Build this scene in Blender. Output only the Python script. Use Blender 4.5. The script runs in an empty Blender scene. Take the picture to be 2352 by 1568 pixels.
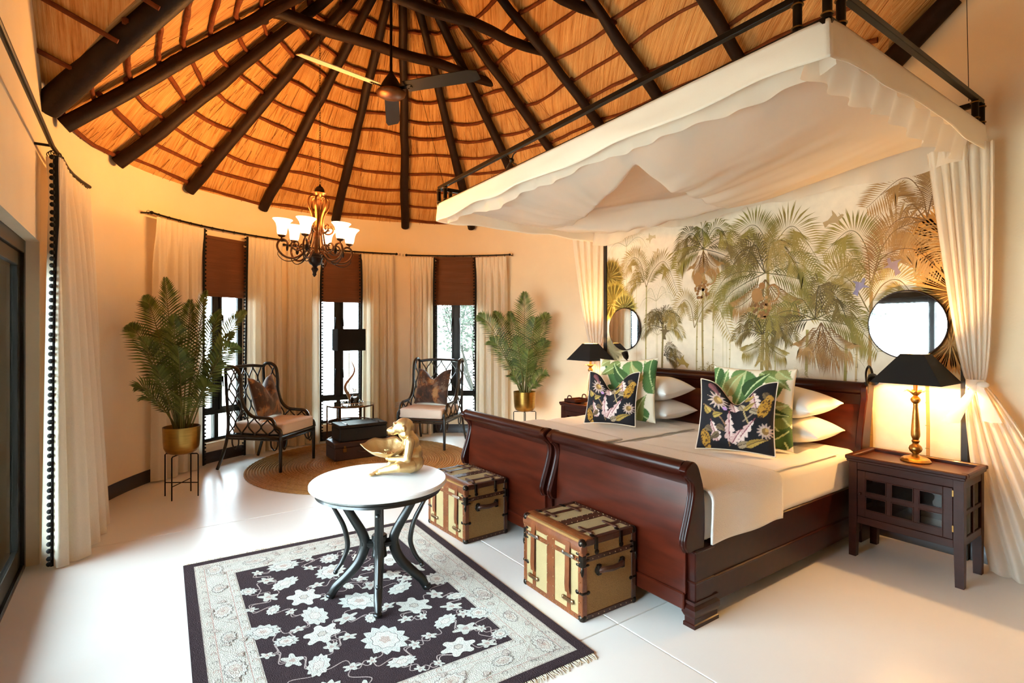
import bpy, bmesh, math, random
import numpy as np
from mathutils import Vector, Matrix, noise as mnoise
random.seed(7)
PI = math.pi
SC = bpy.context.scene
COL = SC.collection
# ------------------------------------------------------------------ camera
cam = bpy.data.cameras.new('camera'); camo = bpy.data.objects.new('camera', cam); COL.objects.link(camo)
camo.location = (0, 0, 1.6)
camo.rotation_euler = (math.radians(90), 0, math.radians(54.8))
cam.sensor_fit = 'HORIZONTAL'; cam.sensor_width = 36.0
cam.lens = 36.0 * 1235 / 2352
cam.shift_y = -27 / 2352
cam.clip_start = 0.02; cam.clip_end = 200
SC.camera = camo
# ------------------------------------------------------------------ world, daylight, exposure
world = bpy.data.worlds.new('overcast_sky'); SC.world = world; world.use_nodes = True
bgn = world.node_tree.nodes['Background']
bgn.inputs[0].default_value = (0.74, 0.88, 1.0, 1); bgn.inputs[1].default_value = 19.0
SC.view_settings.view_transform = 'Standard'; SC.view_settings.look = 'None'
SC.view_settings.gamma = 1.0; SC.view_settings.use_curve_mapping = False
SC.view_settings.exposure = 0.85
try:
    SC.cycles.use_denoising = True; SC.cycles.max_bounces = 9; SC.cycles.diffuse_bounces = 5
    SC.cycles.transparent_max_bounces = 16; SC.cycles.sample_clamp_indirect = 6.0
    SC.cycles.caustics_reflective = False; SC.cycles.caustics_refractive = False
except Exception: pass
# room plan: apsidal room, round end centred at (RCX, RCY), straight walls at YL (doors) and YH (headboard)
RCX, RCY, RAD = -4.97, 2.41, 2.93
YL, YH, XB = -0.52, 4.78, 2.6
def portal(name, loc, rot, sx, sy):
    l = bpy.data.lights.new(name, 'AREA'); l.shape = 'RECTANGLE'; l.size = sx; l.size_y = sy
    l.cycles.is_portal = True
    o = bpy.data.objects.new(name, l); COL.objects.link(o); o.location = loc; o.rotation_euler = rot
    return o
DOOR = (-4.86, -1.14, 2.2)     # x from, x to, height
portal('door_daylight', ((DOOR[0]+DOOR[1])/2, YL-0.3, 1.1), (math.radians(90), 0, PI), DOOR[1]-DOOR[0], 2.2)
WIN = [(-149.0, 14.0), (178.4, 14.0), (144.6, 14.0)]  # centre angle, angular width
WZ0, WZ1 = 0.22, 2.66
for a, w in WIN:
    t = math.radians(a); r = RAD + 0.3
    portal('window_daylight', (RCX + r*math.cos(t), RCY + r*math.sin(t), (WZ0+WZ1)/2), (math.radians(90), 0, t + PI/2), .75, WZ1-WZ0)
# ------------------------------------------------------------------ materials
def lin(c):
    if isinstance(c, str):
        c = c.lstrip('#'); c = tuple(int(c[i:i+2], 16)/255 for i in (0, 2, 4))
    return tuple((x/12.92 if x <= 0.04045 else ((x+0.055)/1.055)**2.4) for x in c[:3])
MATS = {}
def mat(name, col, rough=.5, metal=0, var=None, bump=None, coat=0, spec=.5, sheen=0, trans=0, stretch=None, coords='Object', transl=0, attr=None, col2=None, alpha=None):
    """principled material with procedural colour variation (var=(scale, amount)) and bump (scale, strength)"""
    m = bpy.data.materials.new(name); m.use_nodes = True; MATS[name] = m
    nt = m.node_tree; N = nt.nodes; L = nt.links; p = N['Principled BSDF']; outn = N['Material Output']
    b = lin(col)
    p.inputs['Base Color'].default_value = (*b, 1); p.inputs['Roughness'].default_value = rough
    p.inputs['Metallic'].default_value = metal; p.inputs['Specular IOR Level'].default_value = spec
    p.inputs['Coat Weight'].default_value = coat; p.inputs['Coat Roughness'].default_value = .12
    p.inputs['Sheen Weight'].default_value = sheen
    p.inputs['Transmission Weight'].default_value = trans
    tc = N.new('ShaderNodeTexCoord'); mp = N.new('ShaderNodeMapping'); L.new(tc.outputs[coords], mp.inputs[0])
    if stretch: mp.inputs['Scale'].default_value = stretch
    src = None
    if attr:
        at = N.new('ShaderNodeAttribute'); at.attribute_name = attr; src = at.outputs['Color']
    if var:
        nz = N.new('ShaderNodeTexNoise'); nz.inputs['Scale'].default_value = var[0]; nz.inputs['Detail'].default_value = 5
        L.new(mp.outputs[0], nz.inputs['Vector'])
        cr = N.new('ShaderNodeMapRange'); cr.inputs[1].default_value = .3; cr.inputs[2].default_value = .7
        L.new(nz.outputs[0], cr.inputs[0])
        mx = N.new('ShaderNodeMix'); mx.data_type = 'RGBA'
        L.new(cr.outputs[0], mx.inputs[0])
        c2 = lin(col2) if col2 else tuple(x*(1-var[1]) for x in b)
        if src is None:
            mx.inputs[6].default_value = (*c2, 1); mx.inputs[7].default_value = (*b, 1)
        else:
            mx.blend_type = 'MULTIPLY'; L.new(src, mx.inputs[6]); mx.inputs[7].default_value = (1-var[1],)*3 + (1,)
        src = mx.outputs[2]
    if src is not None: L.new(src, p.inputs['Base Color'])
    if bump:
        nb = N.new('ShaderNodeTexNoise'); nb.inputs['Scale'].default_value = bump[0]; nb.inputs['Detail'].default_value = 4
        L.new(mp.outputs[0], nb.inputs['Vector'])
        bp = N.new('ShaderNodeBump'); bp.inputs['Strength'].default_value = bump[1]; bp.inputs['Distance'].default_value = .01
        L.new(nb.outputs[0], bp.inputs['Height']); L.new(bp.outputs[0], p.inputs['Normal'])
    if transl:
        t = N.new('ShaderNodeBsdfTranslucent'); t.inputs[0].default_value = (*b, 1)
        if src is not None: L.new(src, t.inputs[0])
        ms = N.new('ShaderNodeMixShader'); ms.inputs[0].default_value = transl
        L.new(p.outputs[0], ms.inputs[1]); L.new(t.outputs[0], ms.inputs[2]); last = ms.outputs[0]
        if alpha is not None:
            tr = N.new('ShaderNodeBsdfTransparent'); m2 = N.new('ShaderNodeMixShader'); m2.inputs[0].default_value = alpha
            L.new(tr.outputs[0], m2.inputs[1]); L.new(last, m2.inputs[2]); last = m2.outputs[0]
        L.new(last, outn.inputs[0])
    return m
def emit(name, col, strength):
    m = bpy.data.materials.new(name); m.use_nodes = True; MATS[name] = m
    p = m.node_tree.nodes['Principled BSDF']; c = lin(col)
    p.inputs['Base Color'].default_value = (*c, 1)
    p.inputs['Emission Color'].default_value = (*c, 1); p.inputs['Emission Strength'].default_value = strength
    return m
def glassmat(name, tint, refl=.5, rough=.0):
    """thin pane: clear straight-through light plus a fresnel reflection"""
    m = bpy.data.materials.new(name); m.use_nodes = True; MATS[name] = m
    nt = m.node_tree; N = nt.nodes; L = nt.links; N.remove(N['Principled BSDF'])
    tr = N.new('ShaderNodeBsdfTransparent'); tr.inputs[0].default_value = (*lin(tint), 1)
    gl = N.new('ShaderNodeBsdfGlossy'); gl.inputs['Roughness'].default_value = rough
    fr = N.new('ShaderNodeFresnel'); fr.inputs[0].default_value = 1.45
    ms = N.new('ShaderNodeMixShader'); L.new(fr.outputs[0], ms.inputs[0]); L.new(tr.outputs[0], ms.inputs[1]); L.new(gl.outputs[0], ms.inputs[2])
    L.new(ms.outputs[0], N['Material Output'].inputs[0])
    return m
# ------------------------------------------------------------------ mesh helpers
_boxcache = {}
class MB:
    def __init__(s): s.v = []; s.f = []; s.c = []
    def add(s, v, f, M=None):
        n = len(s.v)
        s.v += [tuple(M @ Vector(p)) for p in v] if M is not None else [tuple(p) for p in v]
        s.f += [tuple(i+n for i in q) for q in f]
        return s
    def box(s, x0, x1, y0, y1, z0, z1, bev=0., M=None, seg=1):
        sx, sy, sz = x1-x0, y1-y0, z1-z0
        key = (round(sx, 5), round(sy, 5), round(sz, 5), bev, seg)
        if key not in _boxcache:
            bm = bmesh.new(); bmesh.ops.create_cube(bm, size=1)
            for v in bm.verts: v.co = Vector((v.co.x*sx, v.co.y*sy, v.co.z*sz))
            if bev > 0: bmesh.ops.bevel(bm, geom=list(bm.edges), offset=min(bev, .49*min(abs(sx), abs(sy), abs(sz))), segments=seg, profile=.5, affect='EDGES')
            bm.verts.index_update()
            _boxcache[key] = ([tuple(v.co) for v in bm.verts], [tuple(v.index for v in f.verts) for f in bm.faces]); bm.free()
        v, f = _boxcache[key]; cx, cy, cz = (x0+x1)/2, (y0+y1)/2, (z0+z1)/2
        return s.add([(a+cx, b+cy, c+cz) for a, b, c in v], f, M)
    def bar(s, a, b, w, h, bev=0., up=(0, 0, 1)):
        a = Vector(a); b = Vector(b); d = (b-a); ln = d.length; d.normalize(); u = Vector(up)
        if abs(d.dot(u)) > .98: u = Vector((0, 1, 0))
        x = d.cross(u).normalized(); z = x.cross(d)
        M = Matrix(((x.x, d.x, z.x, a.x), (x.y, d.y, z.y, a.y), (x.z, d.z, z.z, a.z), (0, 0, 0, 1)))
        return s.box(-w/2, w/2, 0, ln, -h/2, h/2, bev, M)
    def tube(s, pts, r, n=8, closed=False, cap=True, flat=1., M=None):
        """swept circle along pts; r number or list; flat squashes it along the frame's second axis"""
        P = [Vector(p) for p in pts]; k = len(P)
        R = [r]*k if not hasattr(r, '__len__') else list(r)
        T = []
        for i in range(k):
            a = P[(i-1) % k] if (closed or i > 0) else P[i]; b = P[(i+1) % k] if (closed or i < k-1) else P[i]
            t = (b-a); T.append(t.normalized() if t.length > 1e-9 else Vector((0, 0, 1)))
        u = T[0].orthogonal().normalized()
        if abs(T[0].z) < .9: u = (Vector((0, 0, 1)) - T[0]*T[0].z).normalized()
        V = []; 
        for i in range(k):
            u = (u - T[i]*u.dot(T[i]))
            u = u.normalized() if u.length > 1e-6 else T[i].orthogonal().normalized()
            w = T[i].cross(u)
            for j in range(n):
                an = 2*PI*j/n; V.append(P[i] + (u*math.cos(an)*flat + w*math.sin(an))*R[i])
        F = []
        for i in range(k if closed else k-1):
            i2 = (i+1) % k
            for j in range(n): F.append((i*n+j, i*n+(j+1) % n, i2*n+(j+1) % n, i2*n+j))
        if cap and not closed:
            F.append(tuple(range(n-1, -1, -1))); F.append(tuple((k-1)*n+j for j in range(n)))
        return s.add(V, F, M)
    def lathe(s, prof, n=24, M=None, a0=0, a1=2*PI):
        """prof: list of (r, z)"""
        full = abs(a1-a0-2*PI) < 1e-6; V = []; F = []; m = n if full else n+1
        for r, z in prof:
            for j in range(m):
                t = a0+(a1-a0)*j/n; V.append((r*math.cos(t), r*math.sin(t), z))
        for i in range(len(prof)-1):
            for j in range(n):
                F.append((i*m+j, i*m+(j+1) % m, (i+1)*m+(j+1) % m, (i+1)*m+j))
        return s.add(V, F, M)
    def loft(s, rings, closed=True, cap=True, M=None):
        n = len(rings[0]); V = [p for r in rings for p in r]; F = []
        for i in range(len(rings)-1):
            for j in range(n if closed else n-1): F.append((i*n+j, i*n+(j+1) % n, (i+1)*n+(j+1) % n, (i+1)*n+j))
        if cap and closed: F.append(tuple(range(n-1, -1, -1))); F.append(tuple((len(rings)-1)*n+j for j in range(n)))
        return s.add(V, F, M)
    def prism(s, poly, y0, y1, M=None):
        """polygon in (x, z) extruded along y"""
        return s.loft([[(x, y0, z) for x, z in poly], [(x, y1, z) for x, z in poly]], M=M)
    def grid(s, fn, nu, nv, M=None):
        V = [fn(i/nu, j/nv) for j in range(nv+1) for i in range(nu+1)]
        F = [(j*(nu+1)+i, j*(nu+1)+i+1, (j+1)*(nu+1)+i+1, (j+1)*(nu+1)+i) for j in range(nv) for i in range(nu)]
        return s.add(V, F, M)
    def ball(s, c, r, n=10, m=6, M=None):
        rx, ry, rz = r if hasattr(r, '__len__') else (r, r, r)
        V = [(c[0], c[1], c[2]-rz)]; F = []
        for i in range(1, m):
            ph = -PI/2+PI*i/m
            for j in range(n):
                t = 2*PI*j/n; V.append((c[0]+rx*math.cos(ph)*math.cos(t), c[1]+ry*math.cos(ph)*math.sin(t), c[2]+rz*math.sin(ph)))
        V.append((c[0], c[1], c[2]+rz)); top = len(V)-1
        for j in range(n): F.append((0, 1+(j+1) % n, 1+j)); F.append((top, 1+(m-2)*n+j, 1+(m-2)*n+(j+1) % n))
        for i in range(m-2):
            for j in range(n): F.append((1+i*n+j, 1+i*n+(j+1) % n, 1+(i+1)*n+(j+1) % n, 1+(i+1)*n+j))
        return s.add(V, F, M)
    def mesh(s, name, smooth=None, colors=None):
        me = bpy.data.meshes.new(name); me.from_pydata([tuple(p) for p in s.v], [], s.f); me.update()
        if smooth is not None:
            me.polygons.foreach_set('use_smooth', [True]*len(me.polygons))
            if smooth < 179: me.set_sharp_from_angle(angle=math.radians(smooth))
        if colors is not None:
            ca = me.color_attributes.new('Col', 'FLOAT_COLOR', 'POINT')
            arr = np.ones((len(s.v), 4), dtype=np.float32); arr[:, :3] = np.asarray(colors, dtype=np.float32)
            ca.data.foreach_set('color', arr.ravel())
        return me
def link(name, data, m=None, parent=None):
    o = bpy.data.objects.new(name, data); COL.objects.link(o)
    if m is not None and data is not None:
        data.materials.clear(); data.materials.append(MATS[m] if isinstance(m, str) else m)
    if parent is not None: o.parent = parent
    return o
def obj(name, mb, m, parent=None, smooth=35, colors=None):
    return link(name, mb.mesh(name, smooth, colors), m, parent)
def tag(o, label, cat, group=None):
    o['label'] = label; o['category'] = cat
    if group: o['group'] = group
    return o
def thing(name, label, cat, loc=(0, 0, 0), rotz=0, group=None):
    o = bpy.data.objects.new(name, None); COL.objects.link(o); o.empty_display_size = .1
    o.location = loc; o.rotation_euler = (0, 0, rotz)
    return tag(o, label, cat, group)
def struct(o): o['kind'] = 'structure'; return o
def stuff(o): o['kind'] = 'stuff'; return o
def dup(root, loc, rotz, label=None):
    r = root.copy(); COL.objects.link(r); r.location = loc; r.rotation_euler = (0, 0, rotz)
    if label: r['label'] = label
    for ch in list(root.children):
        c = ch.copy(); COL.objects.link(c); c.parent = r
        for g in list(ch.children):
            d = g.copy(); COL.objects.link(d); d.parent = c
    return r
def bez(pts, n=24):
    """catmull-rom through pts"""
    P = [Vector(p) for p in pts]; P = [P[0]*2-P[1]] + P + [P[-1]*2-P[-2]]; out = []
    k = len(P)-3
    for i in range(k):
        a, b, c, d = P[i:i+4]; m = max(2, n//k)
        for j in range(m):
            t = j/m
            out.append(.5*((2*b)+(c-a)*t+(2*a-5*b+4*c-d)*t*t+(3*b-a-3*c+d)*t**3))
    out.append(P[-2]); return out
def T(x=0, y=0, z=0, rz=0, rx=0, ry=0, s=1):
    return Matrix.Translation((x, y, z)) @ Matrix.Rotation(rz, 4, 'Z') @ Matrix.Rotation(ry, 4, 'Y') @ Matrix.Rotation(rx, 4, 'X') @ Matrix.Scale(s, 4)
def pol(a, r, z=0): return (RCX + r*math.cos(math.radians(a)), RCY + r*math.sin(math.radians(a)), z)
def point_light(name, loc, power, col, r=.03, parent=None):
    l = bpy.data.lights.new(name, 'POINT'); l.energy = power; l.color = col; l.shadow_soft_size = r
    o = bpy.data.objects.new(name, l); COL.objects.link(o); o.location = loc
    if parent: o.parent = parent
    return o
# ------------------------------------------------------------------ material library
mat('plaster', '#f5e0bf', .85, var=(3, .05), bump=(60, .12))
mat('floor_cement', '#f5f2ec', .28, var=(1.3, .06), bump=(40, .03), coords='Object')
mat('joint', '#b9ae9c', .8)
mat('dark_wood', '#2c1710', .35, var=(6, .4), stretch=(1, 1, 1), coat=.2)
mat('pole_wood', '#24120a', .6, spec=.2, var=(14, .45), bump=(30, .3), stretch=(1, 1, 1))
mat('lath_wood', '#743b1d', .85, spec=.2, var=(20, .4), bump=(80, .5))
mat('black_alu', '#17140f', .35, metal=.3)
mat('black_iron', '#15110d', .4, metal=.6)
mat('curtain', '#fbf0db', .9, var=(220, .06), bump=(400, .15), transl=.32, stretch=(1, 1, .35))
mat('black_trim', '#0c0a09', .95)
mat('bamboo_blind', '#8a5638', .8, var=(3, .35), stretch=(1, 1, 90), bump=(3, .6), transl=.3)
mat('net', '#fcf5ea', .95, transl=.5, alpha=.86, bump=(300, .1))
mat('net_thin', '#f8efe2', .95, transl=.55, alpha=.55)
mat('valance_cotton', '#fdf6ea', .95, transl=.3, bump=(250, .12))
mat('mahogany', '#4c190a', .3, spec=.22, var=(3.2, .5), stretch=(1, 6, 6), coat=.15, bump=(30, .02))
mat('mahogany_dark', '#330f07', .3, spec=.18, var=(3.2, .4), stretch=(1, 6, 6), coat=.1)
mat('night_wood', '#3c170a', .4, spec=.18, var=(4, .45), stretch=(1, 5, 5), coat=.12)
mat('sheet', '#faf4ea', .9, bump=(12, .15), var=(2, .03))
mat('waffle', '#fbf6ee', .95, bump=(160, .5))
mat('pillow_white', '#fbf7f0', .9, bump=(10, .2))
mat('seat_cloth', '#f0ddc9', .9, bump=(300, .15), var=(3, .04))
mat('rattan', '#130e0b', .28, coat=.4, var=(30, .3))
mat('brass', '#b08a45', .28, metal=1, var=(10, .25), stretch=(1, 1, 6))
mat('antique_gold', '#b48a4c', .34, metal=1, var=(25, .35), bump=(50, .15))
mat('statue_gold', '#d4b27a', .36, metal=.85, var=(9, .2), bump=(38, .3))
mat('bronze', '#6a4224', .36, metal=.85, var=(20, .4))
mat('dark_bronze', '#241710', .4, metal=.7)
mat('glass_shade', '#fff3dc', .4, transl=.6)
mat('black_shade', '#0b0908', .9)
mat('shade_lining', '#e9c78d', .8)
mat('leather', '#7c4019', .42, var=(9, .45), bump=(60, .25))
mat('leather_dark', '#4a2613', .45, var=(9, .4), bump=(60, .25))
mat('canvas_cream', '#a89164', .85, var=(6, .12), bump=(220, .3))
mat('canvas_tan', '#946a36', .9, var=(150, .25), bump=(260, .35))
mat('hardware', '#3a332d', .32, metal=.95, var=(30, .3))
mat('stud', '#a98a66', .3, metal=1)
mat('marble_white', '#f4f2ee', .25, var=(2.5, .03))
mat('ebony', '#0f1110', .33, coat=.3)
mat('jute', '#b98a4a', .95, var=(45, .35), bump=(90, .8))
mat('jute_dark', '#b08040', .95, var=(45, .35), bump=(90, .8))
mat('steel_trunk', '#17130f', .5, metal=.2, var=(12, .3))
mat('case_brown', '#3d2014', .5, var=(14, .4), bump=(40, .2))
mat('brass_lock', '#8c6a3d', .4, metal=1)
mat('smoked_glass', '#2e1205', .05, spec=.6)
mat('silver', '#cfc6b8', .18, metal=1)
mat('horn', '#c79b73', .35, var=(10, .25))
mat('mirror', '#f4f4f2', .02, metal=1)
mat('leaf', '#4f6322', .5, var=(7, .35), transl=.25, attr='Col')
mat('stem', '#6b6a2c', .6, var=(9, .3))
mat('soil', '#2a1a10', .95, bump=(40, 1))
mat('white_plastic', '#eee9df', .4)
mat('pale_shrub', '#3f463a', .9, transl=.2)
mat('twig', '#2a2822', .9)
mat('ground_out', '#cfc8b8', .95, var=(2, .2))
mat('grey_boards', '#303438', .8, var=(3, .2))
mat('fan_dark', '#0b0604', .5, spec=.2)
mat('fan_blade_lit', '#e6cfa6', .4)  # light falling on one dark blade, put into its colour
mat('rug_wool', '#ffffff', .97, attr='Col', var=(60, .22), bump=(170, .7), spec=.2)
mat('fringe', '#d9cbb0', .95)
mat('print_cloth', '#ffffff', .85, attr='Col', bump=(300, .15))
mat('velvet', '#ffffff', .7, attr='Col', sheen=.6, var=(30, .2))
mat('piping', '#e9d9c3', .9)
mat('wallpaper', '#ffffff', .8, attr='Col', var=(14, .10), bump=(90, .08))
mat('panel_edge', '#14100c', .5)
mat('cord', '#1b130d', .7)
glassmat('pane', '#eef3f2'); glassmat('cabinet_glass', '#d8d2c8'); glassmat('clear_glass', '#f4f4f0')
# thatch: reed streaks along the slope (v of the UV map runs up the slope, u around it)
def thatch_mat():
    m = bpy.data.materials.new('thatch'); m.use_nodes = True; MATS['thatch'] = m
    nt = m.node_tree; N = nt.nodes; L = nt.links; p = N['Principled BSDF']; p.inputs['Roughness'].default_value = .8
    p.inputs['Specular IOR Level'].default_value = .25
    uv = N.new('ShaderNodeUVMap'); uv.uv_map = 'UVMap'
    def nz(sx, sy, det=3):
        mp = N.new('ShaderNodeMapping'); mp.inputs['Scale'].default_value = (sx, sy, 1); L.new(uv.outputs[0], mp.inputs[0])
        n = N.new('ShaderNodeTexNoise'); n.inputs['Scale'].default_value = 1; n.inputs['Detail'].default_value = det; L.new(mp.outputs[0], n.inputs['Vector']); return n.outputs[0]
    a = nz(90, 3.2); b = nz(32, 1.8); c = nz(3, 3, 4); d = nz(160, 6, 2)
    r1 = N.new('ShaderNodeValToRGB'); e = r1.color_ramp.elements
    e[0].position = .30; e[0].color = (*lin('#96541f'), 1); e[1].position = .72; e[1].color = (*lin('#f5ca88'), 1)
    x = e.new(.45); x.color = (*lin('#dd9e58'), 1)
    ad = N.new('ShaderNodeMix'); ad.data_type = 'FLOAT'; ad.inputs[0].default_value = .5; L.new(a, ad.inputs[2]); L.new(b, ad.inputs[3])
    L.new(ad.outputs[0], r1.inputs[0])
    mx = N.new('ShaderNodeMix'); mx.data_type = 'RGBA'; mx.blend_type = 'MULTIPLY'; mx.inputs[0].default_value = .45
    r2 = N.new('ShaderNodeValToRGB'); r2.color_ramp.elements[0].position = .35; r2.color_ramp.elements[0].color = (.55, .45, .38, 1); r2.color_ramp.elements[1].position = .6
    L.new(c, r2.inputs[0]); L.new(r1.outputs[0], mx.inputs[6]); L.new(r2.outputs[0], mx.inputs[7]); L.new(mx.outputs[2], p.inputs['Base Color'])
    sm = N.new('ShaderNodeMath'); L.new(a, sm.inputs[0]); L.new(d, sm.inputs[1])
    bp = N.new('ShaderNodeBump'); bp.inputs['Strength'].default_value = .8; bp.inputs['Distance'].default_value = .02
    L.new(sm.outputs[0], bp.inputs['Height']); L.new(bp.outputs[0], p.inputs['Normal'])
thatch_mat()
# ================================================================== SETTING
# ---- floor: cement slabs with fine open joints
fl = struct(obj('floor', MB().box(-8.4, XB, -1.0, 5.9, -.12, -.008), 'joint', smooth=None))
xs = [-8.4, -5.0, -2.06, .88, XB]; ys = [-1.0, 2.16, 5.9]; g = .003
for i in range(len(xs)-1):
    for j in range(len(ys)-1):
        obj('floor_slab', MB().box(xs[i]+g, xs[i+1]-g, ys[j]+g, ys[j+1]-g, -.03, 0, .003), 'floor_cement', fl, smooth=None)
# ---- roof geometry
AP = Vector((-5.14, 2.25, 5.70)); EZ = 3.25; LARC = RAD*PI/2
def eave(s):
    if abs(s) <= LARC:
        a = PI - s/RAD
        return Vector((RCX+RAD*math.cos(a), RCY+RAD*math.sin(a), EZ))
    return Vector((RCX+abs(s)-LARC, RCY+math.copysign(RAD, s), EZ))
def ridge(s): return AP if abs(s) <= LARC else AP + Vector((abs(s)-LARC, 0, 0))
def roofp(s, t, drop=0): 
    p = eave(s).lerp(ridge(s), t); p.z -= drop; return p
def trans(x, y): return 3.3+.8*(x+5)-.417*(y+.55)
ZCAP = 6.2
def bis(mb, co, no):
    bm = bmesh.new(); vs = [bm.verts.new(v) for v in mb.v]
    uvl = bm.loops.layers.uv.new('UVMap')
    for q, uvs in zip(mb.f, mb.uv):
        f = bm.faces.new([vs[i] for i in q])
        for lp, w in zip(f.loops, uvs): lp[uvl].uv = w
    for c, n in zip(co, no):
        bmesh.ops.bisect_plane(bm, geom=list(bm.verts)+list(bm.edges)+list(bm.faces), plane_co=c, plane_no=n, clear_inner=True)
    return bm
def bm_obj(name, bms, m, parent=None):
    me = bpy.data.meshes.new(name); bm = bms[0]
    for b in bms[1:]:
        t = bpy.data.meshes.new('t'); b.to_mesh(t); bm.from_mesh(t); bpy.data.meshes.remove(t)
    bm.to_mesh(me); me.polygons.foreach_set('use_smooth', [True]*len(me.polygons)); me.set_sharp_from_angle(angle=.4)
    return link(name, me, m, parent)
S0, S1 = -LARC-7.4, LARC+7.4; ns, ntt = 150, 12
mb = MB(); mb.uv = []
svals = [S0+(S1-S0)*i/ns for i in range(ns+1)]; tv = [-.08+1.08*j/ntt for j in range(ntt+1)]
sl = (AP-Vector((AP.x, YL, EZ))).length
mb.v = [tuple(roofp(s, t)) for t in tv for s in svals]
for j in range(ntt):
    for i in range(ns):
        mb.f.append((j*(ns+1)+i, j*(ns+1)+i+1, (j+1)*(ns+1)+i+1, (j+1)*(ns+1)+i))
        k0, k1 = 1-.55*max(0, tv[j]), 1-.55*max(0, tv[j+1])
        mb.uv.append(((svals[i]*k0, tv[j]*sl), (svals[i+1]*k0, tv[j]*sl), (svals[i+1]*k1, tv[j+1]*sl), (svals[i]*k1, tv[j+1]*sl)))
mb2 = MB(); mb2.uv = mb.uv; mb2.f = mb.f; mb2.v = [(x, y, z+.35) for x, y, z in mb.v]  # raised copy of the main slope for the gap cover
b2 = bis(mb2, [(0, 0, 7.12)], [(-.8, .417, 1)])
b1 = bis(mb, [(0, 0, 7.071)], [(-.8, .417, 1)])
kl = (AP.z-EZ)/(AP.y-YL); kr = (AP.z-EZ)/(RCY+RAD-AP.y)
bms = [b1]
for (y0, y1, pc, pn) in ((-.75, AP.y, (0, 0, 3.3+4+.417*-.55-EZ+kl*YL), None), (AP.y, 5.4, None, None)):
    mb = MB(); mb.uv = []; nx, ny = 20, 8
    P = [(-5.4+8.1*i/nx, y0+(y1-y0)*j/ny) for j in range(ny+1) for i in range(nx+1)]
    mb.v = [(x, y, trans(x, y)) for x, y in P]
    for j in range(ny):
        for i in range(nx):
            q = (j*(nx+1)+i, j*(nx+1)+i+1, (j+1)*(nx+1)+i+1, (j+1)*(nx+1)+i); mb.f.append(q); mb.uv.append([(P[k][1]+20, P[k][0]*1.3) for k in q])
    # keep where the cross slope lies above the main slope
    if y1 <= AP.y: no = Vector((0, -kl, 1)); co = Vector((0, YL, EZ))
    else: no = Vector((0, kr, 1)); co = Vector((0, RCY+RAD, EZ))
    bms.append(bis(mb, [co, (0, 0, ZCAP)], [no, (0, 0, -1)]))
ceiling = struct(bm_obj('ceiling', bms, 'thatch'))
obj('ceiling_cap', MB().box(-3.4, XB+.2, -.9, 5.6, ZCAP-.02, ZCAP+.1), 'plaster', ceiling, smooth=None)
bm_obj('valley_gap_cover', [b2], 'thatch', ceiling)  # unseen skin added above the thatch to block daylight through the valley seam
# ---- rafters (round poles), laths (split saplings) and collar beams
rnd = random.Random(3)
RS = [k*1.043 for k in range(-4, 5)] + [5.2, 6.05, 6.95, 7.85]
def clear(p, e=0): return p.z - .8*p.x + .417*p.y >= 7.071 + e
for s in RS:
    pts = []
    for i in range(15):
        t = .018 + .962*i/14
        p = roofp(s, t, .115)
        if not clear(p, -.18): break
        p += Vector((rnd.uniform(-1, 1), rnd.uniform(-1, 1), rnd.uniform(-1, 1)))*.008; pts.append(p)
    if len(pts) > 2: obj('rafter', MB().tube(pts, [.061-.018*i/14+rnd.uniform(-.004, .004) for i in range(len(pts))], 12), 'pole_wood', ceiling, 60)
# valley rafters
for a, b in (((-5.02, -.5, 3.24), (-2.05, 2.2, 5.62)), ((-1.78, 4.72, 3.62), (-1.30, 4.72, 4.0))):
    a = Vector(a); b = Vector(b); obj('valley_rafter', MB().tube([a.lerp(b, i/10)+Vector((0, 0, -.06)) for i in range(11)], [.088-.02*i/10 for i in range(11)], 14), 'pole_wood', ceiling, 60)
rows = [.022+.0725*k for k in range(13)]
RL = [-6.9, -5.5] + RS
for i in range(len(RL)-1):
    for t in rows:
        pts = []
        tt = t + rnd.uniform(-.006, .006); dt = rnd.uniform(-.008, .008); md = rnd.uniform(-.012, .012)
        for k in range(7 if i > 1 else 15):
            u = k/(6 if i > 1 else 14); s = RL[i]-.03 + (RL[i+1]-RL[i]+.06)*u
            p = roofp(s, tt+dt*u+md*math.sin(PI*u)+rnd.uniform(-.0012, .0012), .032)
            if clear(p): pts.append(p)
        if len(pts) > 3: obj('lath', MB().tube(pts, [.0195+rnd.uniform(-.004, .004) for _ in pts], 6), 'lath_wood', ceiling, 60)
for k in range(5):   # laths of the cross slope by the door wall
    x = -4.75+.3*k; zz = trans(x, -.5)-.03
    obj('lath', MB().tube([(x, -.62, zz+.05), (x+.02, -.2+.22*k-.1, trans(x, -.2+.22*k-.1)-.03)], .017, 6), 'lath_wood', ceiling, 60)
for (x, y0, y1, z) in ((-5.5, .92, 3.78, 4.62), (-4.58, .85, 3.66, 4.62), (-3.72, .85, 3.66, 4.62)):
    pts = [Vector((x+.02*math.sin(i), y0+(y1-y0)*i/12, z+.012*math.sin(i*1.7))) for i in range(13)]
    obj('collar_beam', MB().tube(pts, [.062-.012*i/12 for i in range(13)], 12), 'pole_wood', ceiling, 60)
obj('post', MB().tube([(-5.43, .98, 4.47), (-5.43, .98, 4.9)], .062, 12), 'pole_wood', ceiling, 60)
# a frayed eave fringe of loose reeds
mb = MB()
for i in range(900):
    s = rnd.uniform(-LARC-.1, LARC); t = rnd.uniform(-.012, .92)
    p = roofp(s, t, .006); q = roofp(s+rnd.uniform(-.03, .03), t-rnd.uniform(.03, .07), rnd.uniform(.008, .03))
    mb.tube([p, p.lerp(q, .5)-Vector((0, 0, .004)), q], .0018, 3, cap=False)
stuff(obj('loose_reed', mb, 'lath_wood', ceiling, None))
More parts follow.
